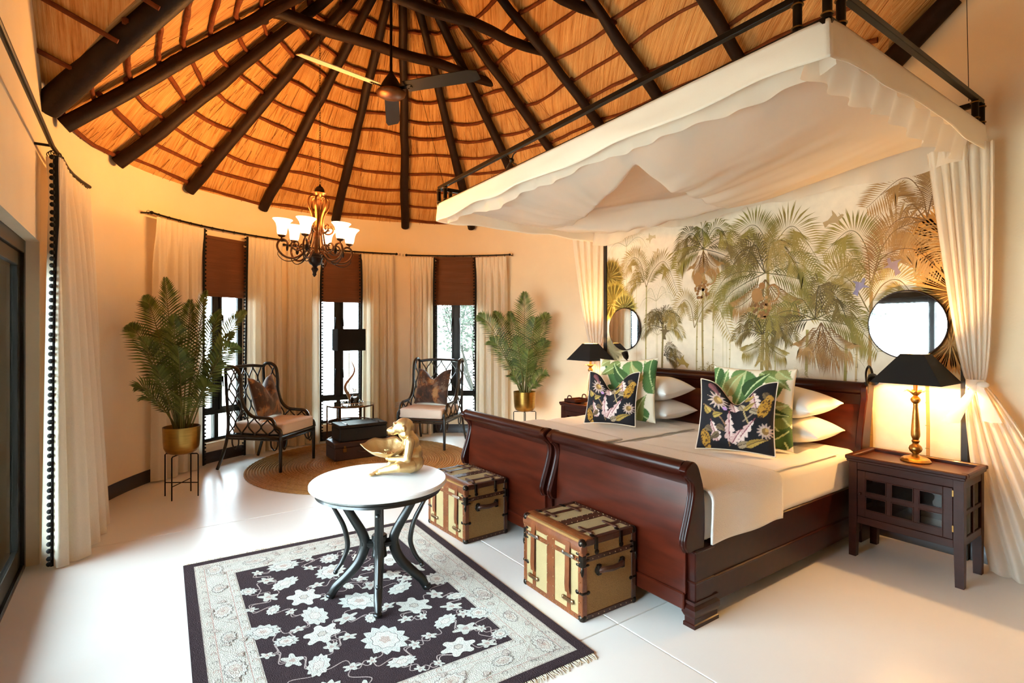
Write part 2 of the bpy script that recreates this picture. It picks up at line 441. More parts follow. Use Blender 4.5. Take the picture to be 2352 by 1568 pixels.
# ---- round wall with three window openings
def inwin(a):
    for c, w in WIN:
        if abs((a-c+180) % 360-180) < w/2: return True
    return False
mb = MB(); TH = .26
edges = []
a = 88.0
while a < 271.01: edges.append(a); a += 3.0
for c, w in WIN: edges += [(c % 360)-w/2, (c % 360)+w/2]
edges = sorted(set(round(e, 3) for e in edges))
def seg(a0, a1, z0, z1):
    r0, r1 = RAD, RAD+TH
    v = [pol(a0, r0, z0), pol(a1, r0, z0), pol(a1, r1, z0), pol(a0, r1, z0), pol(a0, r0, z1), pol(a1, r0, z1), pol(a1, r1, z1), pol(a0, r1, z1)]
    mb.add(v, [(3, 2, 1, 0), (4, 5, 6, 7), (1, 0, 4, 5)[::-1], (3, 2, 6, 7)[::-1], (0, 3, 7, 4)[::-1], (2, 1, 5, 6)[::-1]])
for a0, a1 in zip(edges[:-1], edges[1:]):
    if a1-a0 < .02: continue
    m_ = (a0+a1)/2
    if inwin(m_): seg(a0, a1, -.05, WZ0); seg(a0, a1, WZ1, EZ+.03)
    else: seg(a0, a1, -.05, EZ+.03)
bmw = bmesh.new(); vs = [bmw.verts.new(v) for v in mb.v]
for q in mb.f: bmw.faces.new([vs[i] for i in q])
bmesh.ops.remove_doubles(bmw, verts=list(bmw.verts), dist=.0005); bmesh.ops.recalc_face_normals(bmw, faces=list(bmw.faces))
me = bpy.data.meshes.new('wall_round'); bmw.to_mesh(me); me.polygons.foreach_set('use_smooth', [True]*len(me.polygons)); me.set_sharp_from_angle(angle=.35)
wall_round = struct(link('wall_round', me, 'plaster'))
# ---- straight walls
def topz(x, y, base): return min(ZCAP, max(base, trans(x, y)+.04))
xk = -5+0/.8
mb = MB(); y0, y1 = YL-TH, YL
xs_ = [-4.97, DOOR[0]]; mb.prism([(-4.99, -.05), (DOOR[0], -.05), (DOOR[0], topz(DOOR[0], YL, 3.28)), (-4.99, 3.28)], y0, y1)
mb.prism([(DOOR[0], DOOR[2]), (DOOR[1], DOOR[2]), (DOOR[1], ZCAP), (-1.36, ZCAP), (DOOR[0], topz(DOOR[0], YL, 3.28))], y0, y1)
mb.prism([(DOOR[1], -.05), (XB, -.05), (XB, ZCAP), (DOOR[1], ZCAP)], y0, y1)
struct(obj('wall_left', mb, 'plaster', smooth=None))
mb = MB(); zt = 3.72
mb.prism([(-4.74, -.05), (XB, -.05), (XB, ZCAP), (1.45, ZCAP), (-1.68, zt), (-4.74, zt)], YH, YH+.85)
struct(obj('wall_headboard', mb, 'plaster', smooth=None))
struct(obj('wall_recess', MB().box(-5.1, -4.7, RCY+RAD, RCY+RAD+TH, -.05, 3.35), 'plaster', smooth=None))
struct(obj('wall_back', MB().box(XB, XB+.2, -.9, 5.7, -.05, ZCAP), 'plaster', smooth=None))
# ---- baseboards (moulded)
bprof = [(0, 0), (.018, 0), (.018, .085), (.013, .095), (.013, .115), (.006, .13), (0, .13)]
def arc_base(a0, a1):
    n = max(3, int(abs(a1-a0)/2.5)); rings = []
    for i in range(n+1):
        a = a0+(a1-a0)*i/n; rings.append([pol(a, RAD-p, z) for p, z in bprof])
    return MB().loft(rings)
struct(obj('baseboard_round', arc_base(90, 268), 'dark_wood'))
struct(obj('baseboard_headboard', MB().prism([(0, 0)]*0 or [(YH-p, z) for p, z in bprof], 4.74, -XB, M=Matrix.Rotation(PI/2, 4, 'Z')), 'dark_wood'))
# ---- windows: black frames, two casements over fixed lights
def make_window(n, ang, wz):
    w = 2*(RAD+.14)*math.sin(math.radians(wz/2))-.004; h0, h1 = WZ0+.005, WZ1-.002
    loc = pol(ang, RAD+.13, 0); rz = math.radians(ang-90)
    mb = MB(); fw = .045
    mb.box(-w/2, -w/2+fw, -.03, .04, h0, h1, .003).box(w/2-fw, w/2, -.03, .04, h0, h1, .003)
    mb.box(-w/2+fw, w/2-fw, -.03, .04, h0, h0+fw, .003).box(-w/2+fw, w/2-fw, -.03, .04, h1-fw, h1, .003)
    zt0, zt1 = .555, .61
    mb.box(-w/2+fw, w/2-fw, -.03, .04, zt0, zt1, .003).box(-.028, .028, -.03, .04, h0+fw, zt0, .003).box(-.035, .035, -.03, .04, zt1, h1-fw, .003)
    o = struct(obj('window_%d' % n, mb, 'black_alu')); o.location = loc; o.rotation_euler = (0, 0, rz)
    for sx in (-1, 1):
        x0, x1 = sorted((sx*.035, sx*(w/2-fw))); lf = .034
        cm = MB().box(x0, x0+lf, -.045, .0, zt1, h1-fw, .003).box(x1-lf, x1, -.045, 0, zt1, h1-fw, .003).box(x0+lf, x1-lf, -.045, 0, zt1, zt1+lf, .003).box(x0+lf, x1-lf, -.045, 0, h1-fw-lf, h1-fw, .003)
        c = obj('casement', cm, 'black_alu', o)
        obj('pane', MB().box(x0+lf, x1-lf, -.02, -.014, zt1+lf, h1-fw-lf), 'pane', c, None)
        for zz in (1.02, 1.78):
            hx = sx*.052; obj('handle', MB().tube([(hx, -.05, zz), (hx, -.075, zz), (hx, -.078, zz-.05), (hx+sx*.012, -.07, zz-.13)], [.009, .009, .010, .006], 8), 'black_iron', c)
        obj('pane', MB().box(*sorted((sx*.028, sx*(w/2-fw))), 0, .006, h0+fw, zt0), 'pane', o, None)
    sb = obj('window_sill', MB().box(-w/2, w/2, -.125, -.03, WZ0-.02, WZ0+.012, .004), 'plaster', o)
    return o
for n, (a, w) in enumerate(WIN): make_window(n+1, a, w)
# ---- sliding glass door in the left wall
mb = MB(); dx0, dx1, dh = DOOR; yd0, yd1 = YL-.19, YL-.07
mb.box(dx0, dx0+.06, yd0, yd1, 0, dh, .004).box(dx1-.06, dx1, yd0, yd1, 0, dh, .004).box(dx0+.06, dx1-.06, yd0, yd1, dh-.09, dh, .004).box(dx0+.06, dx1-.06, yd0, yd1, 0, .035, .004)
door = struct(obj('door_1', mb, 'black_alu'))
for k, (a, b) in enumerate(((dx0+.06, -3.0), (-3.08, dx1-.06))):
    yy0, yy1 = (yd0+.06, yd0+.1) if k == 0 else (yd0+.01, yd0+.05); st = .085
    m2 = MB().box(a, a+st, yy0, yy1, .035, dh-.09, .004).box(b-st, b, yy0, yy1, .035, dh-.09, .004).box(a+st, b-st, yy0, yy1, .035, .16, .004).box(a+st, b-st, yy0, yy1, dh-.18, dh-.09, .004)
    l_ = obj('door_leaf', m2, 'black_alu', door)
    obj('pane', MB().box(a+st, b-st, yy0+.016, yy0+.024, .16, dh-.18), 'pane', l_, None)
    hx = b-st/2 if k == 0 else a+st/2
    obj('door_handle', MB().tube([(hx, yy1, .95), (hx, yy1+.03, .95), (hx, yy1+.03, 1.2), (hx, yy1, 1.2)], .009, 8), 'black_iron', l_)
# ---- outside
struct(obj('ground', MB().box(-40, 30, -40, 40, -.35, -.16), 'ground_out', smooth=None))
def shrub_mesh(seed, R, H, nl, nb):
    r = random.Random(seed); lf = MB(); tw = MB()
    for i in range(nb):
        a = r.uniform(0, 2*PI); p = Vector((0, 0, 0)); d = Vector((math.cos(a)*.35, math.sin(a)*.35, 1)); pts = [p.copy()]; 
        for k in range(8):
            p = p + d.normalized()*H/8; d += Vector((r.uniform(-.35, .35), r.uniform(-.35, .35), r.uniform(-.1, .1))); pts.append(p.copy())
            for _ in range(2):
                q = p + Vector((r.uniform(-1, 1), r.uniform(-1, 1), r.uniform(-.2, .8)))*R*.45; tw.tube([p, p.lerp(q, .5)+Vector((0, 0, .05)), q], [.012, .008, .004], 4, cap=False)
        tw.tube(pts, [.03-.003*k for k in range(9)], 5, cap=False)
    for i in range(nl):
        a = r.uniform(0, 2*PI); ph = r.uniform(-.3, 1); rr = R*r.uniform(.3, 1)*math.sqrt(max(.05, 1-ph*ph*.8)); c = Vector((rr*math.cos(a), rr*math.sin(a), H*(.55+.42*ph)))
        u = Vector((r.uniform(-1, 1), r.uniform(-1, 1), r.uniform(-1, 1))).normalized()*.06; v = u.orthogonal().normalized()*.028
        lf.add([c-u, c+v, c+u, c-v], [(0, 1, 2, 3)])
    return lf.mesh('foliage'), tw.mesh('twig')
sh = [shrub_mesh(1, 1.1, 3.0, 2600, 10), shrub_mesh(2, 1.5, 3.8, 3600, 12)]
def shrub(loc, k, s, label, group=None):
    t = thing('shrub', label, 'shrub', loc, random.uniform(0, 6), group); t.scale = (s, s, s)
    link('foliage', sh[k][0], 'pale_shrub', t); link('stem', sh[k][1], 'twig', t)
shrub((-10.4, 6.4, -.16), 0, 1, 'pale twiggy shrub close outside the window nearest the bed')
shrub((-15.6, 10.2, -.16), 1, 1.2, 'taller pale shrub further off outside the window nearest the bed')
shrub((-4.6, -13, -.16), 1, 1.1, 'pale garden shrub beyond the glass door, mirrored above the bedside lamp')
shrub((-9.5, -14, -.16), 1, 1.3, 'broad pale garden shrub beyond the glass door, near the paving edge')
mb = MB().box(-10.6, -9.0, -1.6, .55, -.16, 1.15, .02); t = tag(obj('storage_box', mb, 'grey_boards'), 'grey boarded storage box outside the window behind the wicker chair', 'box')
for k in range(5): obj('board', MB().box(-9.0, -8.985, -1.58+.43*k, -1.58+.43*k+.41, -.14, 1.1, .004), 'grey_boards', t)
obj('lid', MB().box(-10.66, -8.94, -1.66, .61, 1.15, 1.2, .01), 'grey_boards', t)
# ================================================================== BEDS
def inset(poly, d):
    n = len(poly); out = []
    A = sum(poly[i][0]*poly[(i+1) % n][1]-poly[(i+1) % n][0]*poly[i][1] for i in range(n)); sg = 1 if A > 0 else -1
    for i in range(n):
        p = Vector(poly[i-1]); q = Vector(poly[i]); r = Vector(poly[(i+1) % n])
        a = (q-p).normalized(); b = (r-q).normalized(); nn = Vector((-(a.y+b.y), a.x+b.x))*sg
        if nn.length < 1e-6: nn = Vector((-a.y, a.x))*sg
        nn.normalize(); out.append(tuple(q+nn*d))
    return out
def xprism(mb, poly, x0, x1, bev=.008):
    """(y, z) polygon extruded along x with eased edges"""
    pi = inset(poly, bev)
    mb.loft([[(x0, y, z) for y, z in pi], [(x0+bev, y, z) for y, z in poly], [(x1-bev, y, z) for y, z in poly], [(x1, y, z) for y, z in pi]])
    return mb
def cat2(pts, n): return [(p.x, p.y) for p in bez([(a, b, 0) for a, b in pts], n)]
FRONT = cat2([(.022, .872), (.004, .848), (.03, .812), (.07, .775), (.078, .715), (.05, .61), (.018, .52), (.004, .465), (.018, .425), (.04, .408)], 27)
BACK = cat2([(.165, .408), (.174, .5), (.174, .64), (.163, .74), (.14, .81), (.112, .87), (.066, .893), (.022, .872)], 21)
FOOT_END = FRONT + BACK[:-1]
HFRONT = cat2([(2.255, 1.195), (2.205, 1.17), (2.195, 1.12), (2.20, 1.07), (2.165, .96), (2.12, .8), (2.095, .6), (2.09, .42)], 21)
HBACK = cat2([(2.24, .42), (2.25, .7), (2.29, .95), (2.315, 1.1), (2.32, 1.16), (2.255, 1.195)], 15)
HEAD_END = HFRONT + HBACK[:-1]
def strip(mb, prof, x0, x1, th):
    """curved board: profile polyline thickened by th in +y"""
    poly = list(prof)+[(y+th, z) for y, z in reversed(prof)]
    return xprism(mb, poly, x0, x1, .002)
def make_bed(label):
    t = thing('sleigh_bed', label, 'bed', (0, 2.38, 0), 0, 'twin sleigh beds pushed together')
    W = .588; pw = .05
    fb = obj('footboard', strip(MB(), [(.094, .762), (.085, .70), (.072, .6), (.064, .5), (.062, .42), (.062, .17)], -W+pw-.004, W-pw+.004, .05), 'mahogany', t)
    obj('top_roll', MB().tube([(-W+pw-.003, .058, .848), (W-pw+.003, .058, .848)], .043, 20), 'mahogany_dark', fb)
    obj('frieze', strip(MB(), [(.058, .838), (.083, .805), (.09, .78), (.0885, .755)], -W+pw-.003, W-pw+.003, .045), 'mahogany_dark', fb)
    obj('bottom_rail', MB().box(-W+pw-.002, W-pw+.002, .05, .12, .085, .175, .006), 'mahogany', fb)
    for sx in (-1, 1):
        x0, x1 = sorted((sx*W, sx*(W-pw)))
        obj('scroll_end', xprism(MB(), FOOT_END, x0, x1, .007), 'mahogany_dark', fb)
        fr = [(y+.0, z) for y, z in FRONT[5:-3]]
        obj('bead', MB().tube([(sx*(W-pw*.5), y+.004, z) for y, z in FRONT[6:-2]], .012, 8), 'mahogany_dark', fb)
        pm = MB().box(x0-.004, x1+.004, .083, .24, .12, .408, .006).box(x0-.012, x1+.012, .072, .25, .398, .416, .006).box(x0-.010, x1+.010, .076, .246, .232, .246, .005)
        obj('post', pm, 'mahogany_dark', t)
        prof = [(0, .0), (.006, .0), (.006, .02), (.0, .024), (.0, .05), (.004, .056), (.012, .075), (.010, .1), (-.006, .118), (.004, .124), (.004, .14)]
        rings = [[(x0-.006-p, .07-p, z), (x1+.006+p, .07-p, z), (x1+.006+p, .275+p, z), (x0-.006-p, .275+p, z)] for p, z in prof]
        obj('foot', MB().loft(rings), 'mahogany_dark', t, 30)
        rl = MB().box(x0+.012, x1-.012, .235, 2.12, .225, .44, .006).box(x0+.002, x1-.002, .235, 2.12, .085, .228, .006).box(x0, x1, .235, 2.12, .216, .234, .006)
        obj('side_rail', rl, 'mahogany_dark', t)
    hb = obj('headboard', strip(MB(), [(2.235, 1.04), (2.185, .93), (2.14, .78), (2.115, .6), (2.11, .3), (2.11, .1)], -W+pw-.004, W-pw+.004, .05), 'mahogany', t)
    obj('top_roll', MB().tube([(-W+pw-.003, 2.257, 1.14), (W-pw+.003, 2.257, 1.14)], .052, 20), 'mahogany_dark', hb)
    obj('frieze', strip(MB(), [(2.215, 1.10), (2.222, 1.06), (2.222, 1.02)], -W+pw-.003, W-pw+.003, .05), 'mahogany_dark', hb)
    for sx in (-1, 1):
        x0, x1 = sorted((sx*W, sx*(W-pw)))
        obj('scroll_end', xprism(MB(), HEAD_END, x0, x1, .007), 'mahogany_dark', hb)
        obj('post', MB().box(x0-.004, x1+.004, 2.09, 2.25, 0, .43, .006), 'mahogany_dark', t)
    obj('slat_base', MB().box(-W+.06, W-.06, .2, 2.1, .36, .415), 'mahogany_dark', t)
    return t
bedR = make_bed('dark mahogany sleigh bed beside the nightstand with glazed sides'); bedR.location.x = -2.378
bedL = dup(bedR, (-3.590, 2.38, 0), 0, 'dark mahogany sleigh bed on the potted palm side')
# ---- mattresses with fitted sheets
def mattress(x, label):
    def fn(mb):
        x0, x1, y0, y1, z0, z1 = -.575, .575, .185, 2.085, .418, .70
        bm = bmesh.new(); bmesh.ops.create_cube(bm, size=1)
        for v in bm.verts: v.co = Vector(((x0+x1)/2+v.co.x*(x1-x0), (y0+y1)/2+v.co.y*(y1-y0), (z0+z1)/2+v.co.z*(z1-z0)))
        bmesh.ops.bevel(bm, geom=list(bm.edges), offset=.06, segments=5, profile=.5, affect='EDGES')
        bmesh.ops.subdivide_edges(bm, edges=[e for e in bm.edges if e.calc_length() > .15], cuts=26, use_grid_fill=True)
        for v in bm.verts:
            c = v.co; n = mnoise.noise(Vector((c.x*3+x, c.y*3, c.z*3)))*.006 + mnoise.noise(Vector((c.x*2, c.y*16, c.z*2.5)))*.006
            if c.z > .69: c.z += n
            else: c.x += math.copysign(n, c.x) if abs(c.x) > .5 else 0
        return bm
    bm = fn(None); me = bpy.data.meshes.new('mattress'); bm.to_mesh(me); bm.free(); me.polygons.foreach_set('use_smooth', [True]*len(me.polygons))
    o = link('mattress', me, 'sheet'); o.location = (x, 2.38, 0)
    return tag(o, label, 'mattress', 'white mattresses')
mattress(-2.378, 'white sheeted mattress on the bed beside the nightstand with glazed sides'); mattress(-3.590, 'white sheeted mattress on the bed on the potted palm side')
# ---- waffle blankets over the foot ends, hanging over the outer side
def blanket(x, side, label):
    L = 1.14+.27; n1, n2 = 84, 44
    def fn(u, v):
        s = u*L; y = .205+.66*v + .05*math.sin(u*2.4)*v
        flat = 1.10
        if s < flat: px, pz = -.545+s, .712 + .006*mnoise.noise(Vector((s*4, y*4, x)))
        else:
            k = s-flat; r = .055; arc = r*PI/2
            if k < arc: a = k/r; px, pz = .555+r*math.sin(a), .712-r+r*math.cos(a)
            else: px, pz = .61, .712-r-(k-arc)
            px += .008*math.sin(y*13)*min(1, k/.2); 
            y += (.05*v-.02)*min(1, max(0, k)/.27)
        if v > .9: pz -= .006*(v-.9)*10
        return (side*px, y, pz)
    mb = MB().grid(fn, n1, n2); o = obj('waffle_blanket', mb, 'waffle', None, 180); o.location = (x, 2.38, .0)
    md = o.modifiers.new('thick', 'SOLIDIFY'); md.thickness = .012; md.offset = 1 if side > 0 else -1
    return tag(o, label, 'blanket', 'waffle blankets over the bed ends')
blanket(-2.378, 1, 'white waffle blanket hanging over the outer rail, footend of bed by the glazed nightstand')
blanket(-3.590, -1, 'white waffle blanket across the foot of the bed on the potted palm side')
# top sheets, softly creased
def topsheet(x, label, sd):
    def fn(u, v):
        px = -.565+1.13*u; y = .78+1.0*v
        e = min(1, min(u, 1-u)*14)
        z = .708 + .010*mnoise.noise(Vector((px*3+sd, y*2.2, 0))) + .012*abs(mnoise.noise(Vector((px*1.5+y*4+sd, y*1.2-px*3, 2)))) 
        z -= .006*(1-e)+.004*(1 if v in (0, 1) else 0)
        return (px, y, max(.7035, z))
    o = obj('top_sheet', MB().grid(fn, 50, 50), 'sheet', None, 180); o.location = (x, 2.38, 0)
    o.modifiers.new('thick', 'SOLIDIFY').thickness = .004
    return tag(o, label, 'sheet', 'white top sheets')
topsheet(-2.378, 'white creased top sheet under the cushions by the glazed nightstand', 0); topsheet(-3.590, 'white creased top sheet under the cushions on the palm side bed', 5)
# ================================================================== CUSHIONS
class Paint:
    def __init__(s, n, bg): 
        s.n = n; g = np.linspace(0, 1, n+1); s.U, s.V = np.meshgrid(g, g); s.U = s.U.ravel(); s.V = s.V.ravel()
        s.c = np.tile(np.array(lin(bg)), (len(s.U), 1)); s.rs = np.random.RandomState(4)
    def put(s, m, col, k=1.): c = np.array(lin(col)); s.c[m] = s.c[m]*(1-k)+c*k
    def leaf(s, bx, by, tx, ty, w, col, dark, vein=None, fold=9, bend=0., teeth=0, shape=.5):
        dx, dy = tx-bx, ty-by; L = math.hypot(dx, dy); ux, uy = dx/L, dy/L
        a = ((s.U-bx)*ux+(s.V-by)*uy)/L; d = -(s.U-bx)*uy+(s.V-by)*ux - bend*np.sin(np.clip(a, 0, 1)*PI)*L
        prof = np.sin(PI*np.clip(a, 0, 1)**shape)*w
        if teeth: prof = prof*(.45+.55*np.abs(np.cos(PI*teeth*(a+np.abs(d)*.6/L))))
        m = (a > 0) & (a < 1) & (np.abs(d) < prof)
        c1, c2 = np.array(lin(col)), np.array(lin(dark))
        st = .5+.5*np.sin((a*L+np.abs(d)*.8)*fold*6.28/ .35); t = np.clip(.15+.5*(d > 0)+.35*st*np.clip(np.abs(d)/(w+1e-6), 0, 1), 0, 1)[:, None]
        s.c[m] = (c1*(1-t)+c2*t)[m]
        if vein: s.put((a > 0) & (a < .97) & (np.abs(d) < w*.06+.002), vein)
    def curve(s, pts, w, col):
        P = bez([(x, y, 0) for x, y in pts], 40)
        for p, q in zip(P[:-1], P[1:]):
            dx, dy = q.x-p.x, q.y-p.y; l2 = dx*dx+dy*dy+1e-9
            t = np.clip(((s.U-p.x)*dx+(s.V-p.y)*dy)/l2, 0, 1); d = np.hypot(s.U-p.x-t*dx, s.V-p.y-t*dy); s.put(d < w, col)
    def blob(s, x, y, r, col, sx=1., rot=0):
        c, n = math.cos(rot), math.sin(rot); a = ((s.U-x)*c+(s.V-y)*n)/sx; b = -(s.U-x)*n+(s.V-y)*c; s.put(np.hypot(a, b) < r, col)
def pat_green(flip):
    P = Paint(96, '#f2e8cf'); G = [('#73995a', '#456e38'), ('#557f44', '#2f5529'), ('#41652f', '#213f1e'), ('#8b9c5c', '#5f7436'), ('#b8b67c', '#7f884a')]
    L = [(.95, .02, .62, .5, .16, 2), (.1, .05, .45, .3, .13, 1), (.98, .3, .6, .62, .15, 3), (.55, .35, .98, .55, .12, 4), (.0, .45, .2, .98, .14, 0), (.42, .98, .30, .42, .17, 0), (.5, .5, .95, .98, .15, 1), (.6, .95, .98, .72, .1, 3), (.08, .98, .02, .55, .1, 1), (.45, .62, .72, .95, .11, 2), (.7, .05, .98, .25, .1, 2), (.3, .0, .1, .42, .11, 3), (.62, .48, .99, .42, .09, 2), (.2, .62, .42, .96, .09, 4), (.8, .98, .98, .86, .08, 4)]
    for i, (a, b, c, d, w, k) in enumerate(L):
        if flip: a, c = 1-a, 1-c
        P.leaf(a, b, c, d, w, G[k][0], G[k][1], '#b9cc93', 10, .06 if i % 2 else -.06, 0)
    return P.c
def pat_navy(flip):
    P = Paint(96, '#0d0d16'); X = lambda x: 1-x if flip else x
    P.curve([(X(.05), .62), (X(.25), .5), (X(.4), .3), (X(.45), .05)], .010, '#8b6a4a'); P.curve([(X(.98), .75), (X(.75), .55), (X(.62), .42)], .012, '#8b7a6a')
    P.curve([(X(.62), .98), (X(.7), .75), (X(.62), .6), (X(.72), .3)], .010, '#b09a6a')
    for (bx, by, tx, ty) in ((.45, .1, .42, .62), (.55, .12, .78, .48), (.48, .08, .6, .3), (.3, .1, .16, .42), (.5, .6, .44, .9), (.78, .62, .7, .95)): P.leaf(X(bx), by, X(tx), ty, .075, '#efe0d6', '#c99a96', '#8b4a52', 7, 0, 5)
    for (bx, by, tx, ty, c) in ((.62, .62, .55, .86, 0), (.62, .62, .78, .72, 1), (.7, .6, .86, .5, 0), (.15, .5, .05, .62, 1), (.2, .46, .34, .52, 1), (.26, .32, .4, .24, 2), (.3, .22, .16, .12, 2), (.55, .05, .8, .12, 0), (.66, .06, .95, .2, 1), (.86, .85, .96, .6, 2), (.1, .3, .22, .22, 2), (.72, .8, .6, .9, 1)): P.leaf(X(bx), by, X(tx), ty, .045, ('#b9a88a', '#c2a552', '#7d6a4a')[c], ('#85745c', '#8d7432', '#5a4a36')[c], '#4a3a2a', 6, .05)
    for cx, cy, rr in ((.26, .72, .17), (.9, .3, .12)):       # protea heads
        for k in range(13):
            a = k/13*6.28; P.leaf(X(cx), cy, X(cx+rr*math.cos(a)), cy+rr*math.sin(a), .022, '#d9c6a6', '#a07e8e', None, 5)
        P.blob(X(cx), cy, rr*.38, '#8a6a3a'); P.blob(X(cx+.02), cy+.02, rr*.2, '#c9a25a')
    P.blob(X(.36), .62, .035, '#b58cc4'); P.leaf(X(.12), .95, X(.3), .8, .05, '#8f5a5a', '#5a3440', None, 8)
    for (cx, cy, r, sx, rot) in ((.88, .62, .075, 2.0, 1.2), (.12, .14, .06, 2.2, -1.2)):   # spotted cats among the leaves
        P.blob(X(cx), cy, r, '#b98a2e', sx, rot if not flip else PI-rot)
        hx, hy = cx+math.cos(rot)*r*sx, cy+math.sin(rot)*r*sx; P.blob(X(hx), hy, r*.62, '#c79a44')
        for k in range(46):
            a = P.rs.uniform(0, 6.28); q = P.rs.uniform(0, 1)**.5; x = cx+(math.cos(rot)*math.cos(a)*sx-math.sin(rot)*math.sin(a))*r*q; y = cy+(math.sin(rot)*math.cos(a)*sx+math.cos(rot)*math.sin(a))*r*q
            P.blob(X(x), y, .0095, '#4a2f12')
    return P.c
def pat_velvet(seed):
    P = Paint(96, '#4a2a18'); n = len(P.U)
    a = np.array([mnoise.fractal(Vector((u*3.2+seed, v*3.6, seed)), .9, 2.1, 5) for u, v in zip(P.U, P.V)]); b = np.array([mnoise.fractal(Vector((u*9+seed, v*5+9, seed)), .9, 2.1, 4) for u, v in zip(P.U, P.V)])
    for lo, col, k in ((.12, '#7a4520', .9), (.32, '#a8713c', .8), (.55, '#c79a62', .7)): P.put(a > lo, col, k)
    P.put(b > .3, '#2a1810', .8); P.put((b < -.35), '#8f7a66', .6)
    return P.c
def cushion_mesh(w, h, th, n=96, chop=0., pinch=.07, col_front=None, col_back='#e9dcc6', sag=0.):
    mb = MB(); u = np.linspace(-1, 1, n+1); cols = []
    for side in (1, -1):
        V = []
        for j in range(n+1):
            for i in range(n+1):
                a, b = u[i], u[j]
                prof = (max(0, 1-abs(a)**2.6))**.55*(max(0, 1-abs(b)**2.6))**.55
                x = a*w/2*(1-pinch*(1-b*b)); y = b*h/2*(1-pinch*(1-a*a))
                if chop: 
                    k = math.exp(-(a/.42)**2)*max(0, (b+1)/2)**3; y -= chop*k; z_ = prof*(1-.55*math.exp(-(a/.22)**2)*max(0, b+.2))
                else: z_ = prof
                V.append((x, y, side*(th/2*z_+.0035) + .004*mnoise.noise(Vector((a*2.5, b*2.5, side*3+w*9)))*prof))
        F = [(j*(n+1)+i, j*(n+1)+i+1, (j+1)*(n+1)+i+1, (j+1)*(n+1)+i) for j in range(n) for i in range(n)]
        if side < 0: F = [q[::-1] for q in F]
        o = len(mb.v); mb.add(V, F)
        cols.append(col_front if (side > 0 and col_front is not None) else np.tile(np.array(lin(col_back)), ((n+1)**2, 1)))
    N = (n+1)**2; bd = [i for i in range(n+1)] + [j*(n+1)+n for j in range(1, n+1)] + [n*(n+1)+i for i in range(n-1, -1, -1)] + [j*(n+1) for j in range(n-1, 0, -1)]
    for p, q in zip(bd, bd[1:]+bd[:1]): mb.f.append((p, p+N, q+N, q))
    edge = [mb.v[p] for p in bd]
    return mb, np.vstack(cols), edge
def cushion(name, label, cat, group, w, h, th, loc, rz, lean, roll=0, n=96, chop=0, colf=None, back='#e9dcc6', m='print_cloth', pip=None, pinch=.07):
    """upright cushion: local y up, leaning back by lean; bottom edge rests at loc"""
    mb, c, edge = cushion_mesh(w, h, th, n, chop, pinch, colf, back)
    o = obj(name, mb, m, None, 180, c)
    R = Matrix.Rotation(rz, 4, 'Z') @ Matrix.Rotation(PI/2-lean, 4, 'X') @ Matrix.Rotation(roll, 4, 'Z')
    zmin = min((R @ Vector(v)).z for v in mb.v)
    o.matrix_world = Matrix.Translation((loc[0], loc[1], loc[2]-zmin)) @ R
    if pip: obj('piping', MB().tube(edge, .0055, 5, closed=True), pip, o, 180)
    return tag(o, label, cat, group)
def pillow(label, w, h, th, loc, rz, tilt=0, seed=0):
    mb, c, e = cushion_mesh(w, h, th, 40, 0, .05)
    for i, v in enumerate(mb.v):
        x, y, z = v; mb.v[i] = (x, y, z + .012*mnoise.noise(Vector((x*5+seed, y*5, z*4))) - .16*max(0, abs(x)-.2)**2*2)
    o = obj('pillow', mb, 'pillow_white', None, 180); R = Matrix.Rotation(rz, 4, 'Z') @ Matrix.Rotation(tilt, 4, 'X'); zmin = min((R @ Vector(v)).z for v in mb.v)
    o.matrix_world = Matrix.Translation((loc[0], loc[1], loc[2]-zmin)) @ R
    return tag(o, label, 'pillow', 'white bed pillows')
BZ = .724
pillow('lower white pillow of the pair nearest the glazed nightstand', .76, .48, .20, (-2.27, 4.22, BZ+.002), .05, 0, 1)
pillow('plump upper white pillow of the pair nearest the glazed nightstand', .76, .48, .23, (-2.28, 4.20, BZ+.185), -.04, .06, 2)
pillow('lower white pillow of the pair on the bed on the potted palm side', .72, .48, .20, (-3.57, 4.22, BZ+.002), .03, 0, 3)
pillow('upper white pillow, folded at its end, on the bed on the potted palm side', .72, .48, .23, (-3.58, 4.20, BZ+.185), .06, .05, 4)
g1, g2 = pat_green(False), pat_green(True); nv = pat_navy(False)
cushion('leaf_cushion', 'green banana leaf print cushion behind the larger navy cushion, by the glazed nightstand', 'cushion', 'banana leaf cushions', .60, .60, .17, (-2.28, 3.83, BZ), .27, .20, 0, 96, 0, g1, '#3f5a34', pip=None)
cushion('leaf_cushion', 'green banana leaf print cushion on the bed nearer the potted palm', 'cushion', 'banana leaf cushions', .60, .60, .17, (-3.55, 3.84, BZ), .30, .20, .04, 96, 0, g2, '#3f5a34', pip=None)
cushion('navy_cushion', 'navy cushion with spotted cats and ferns, in front of pillows by the glazed nightstand', 'cushion', 'navy jungle print cushions', .53, .53, .15, (-2.25, 3.58, BZ), .40, .34, .0, 96, .17, nv, '#e9d9c3', pip='piping')
cushion('navy_cushion', 'navy cushion with spotted cats and ferns, on the bed nearer the potted palm', 'cushion', 'navy jungle print cushions', .50, .50, .15, (-3.53, 3.62, BZ), .36, .32, .03, 96, .17, nv, '#e9d9c3', pip='piping')
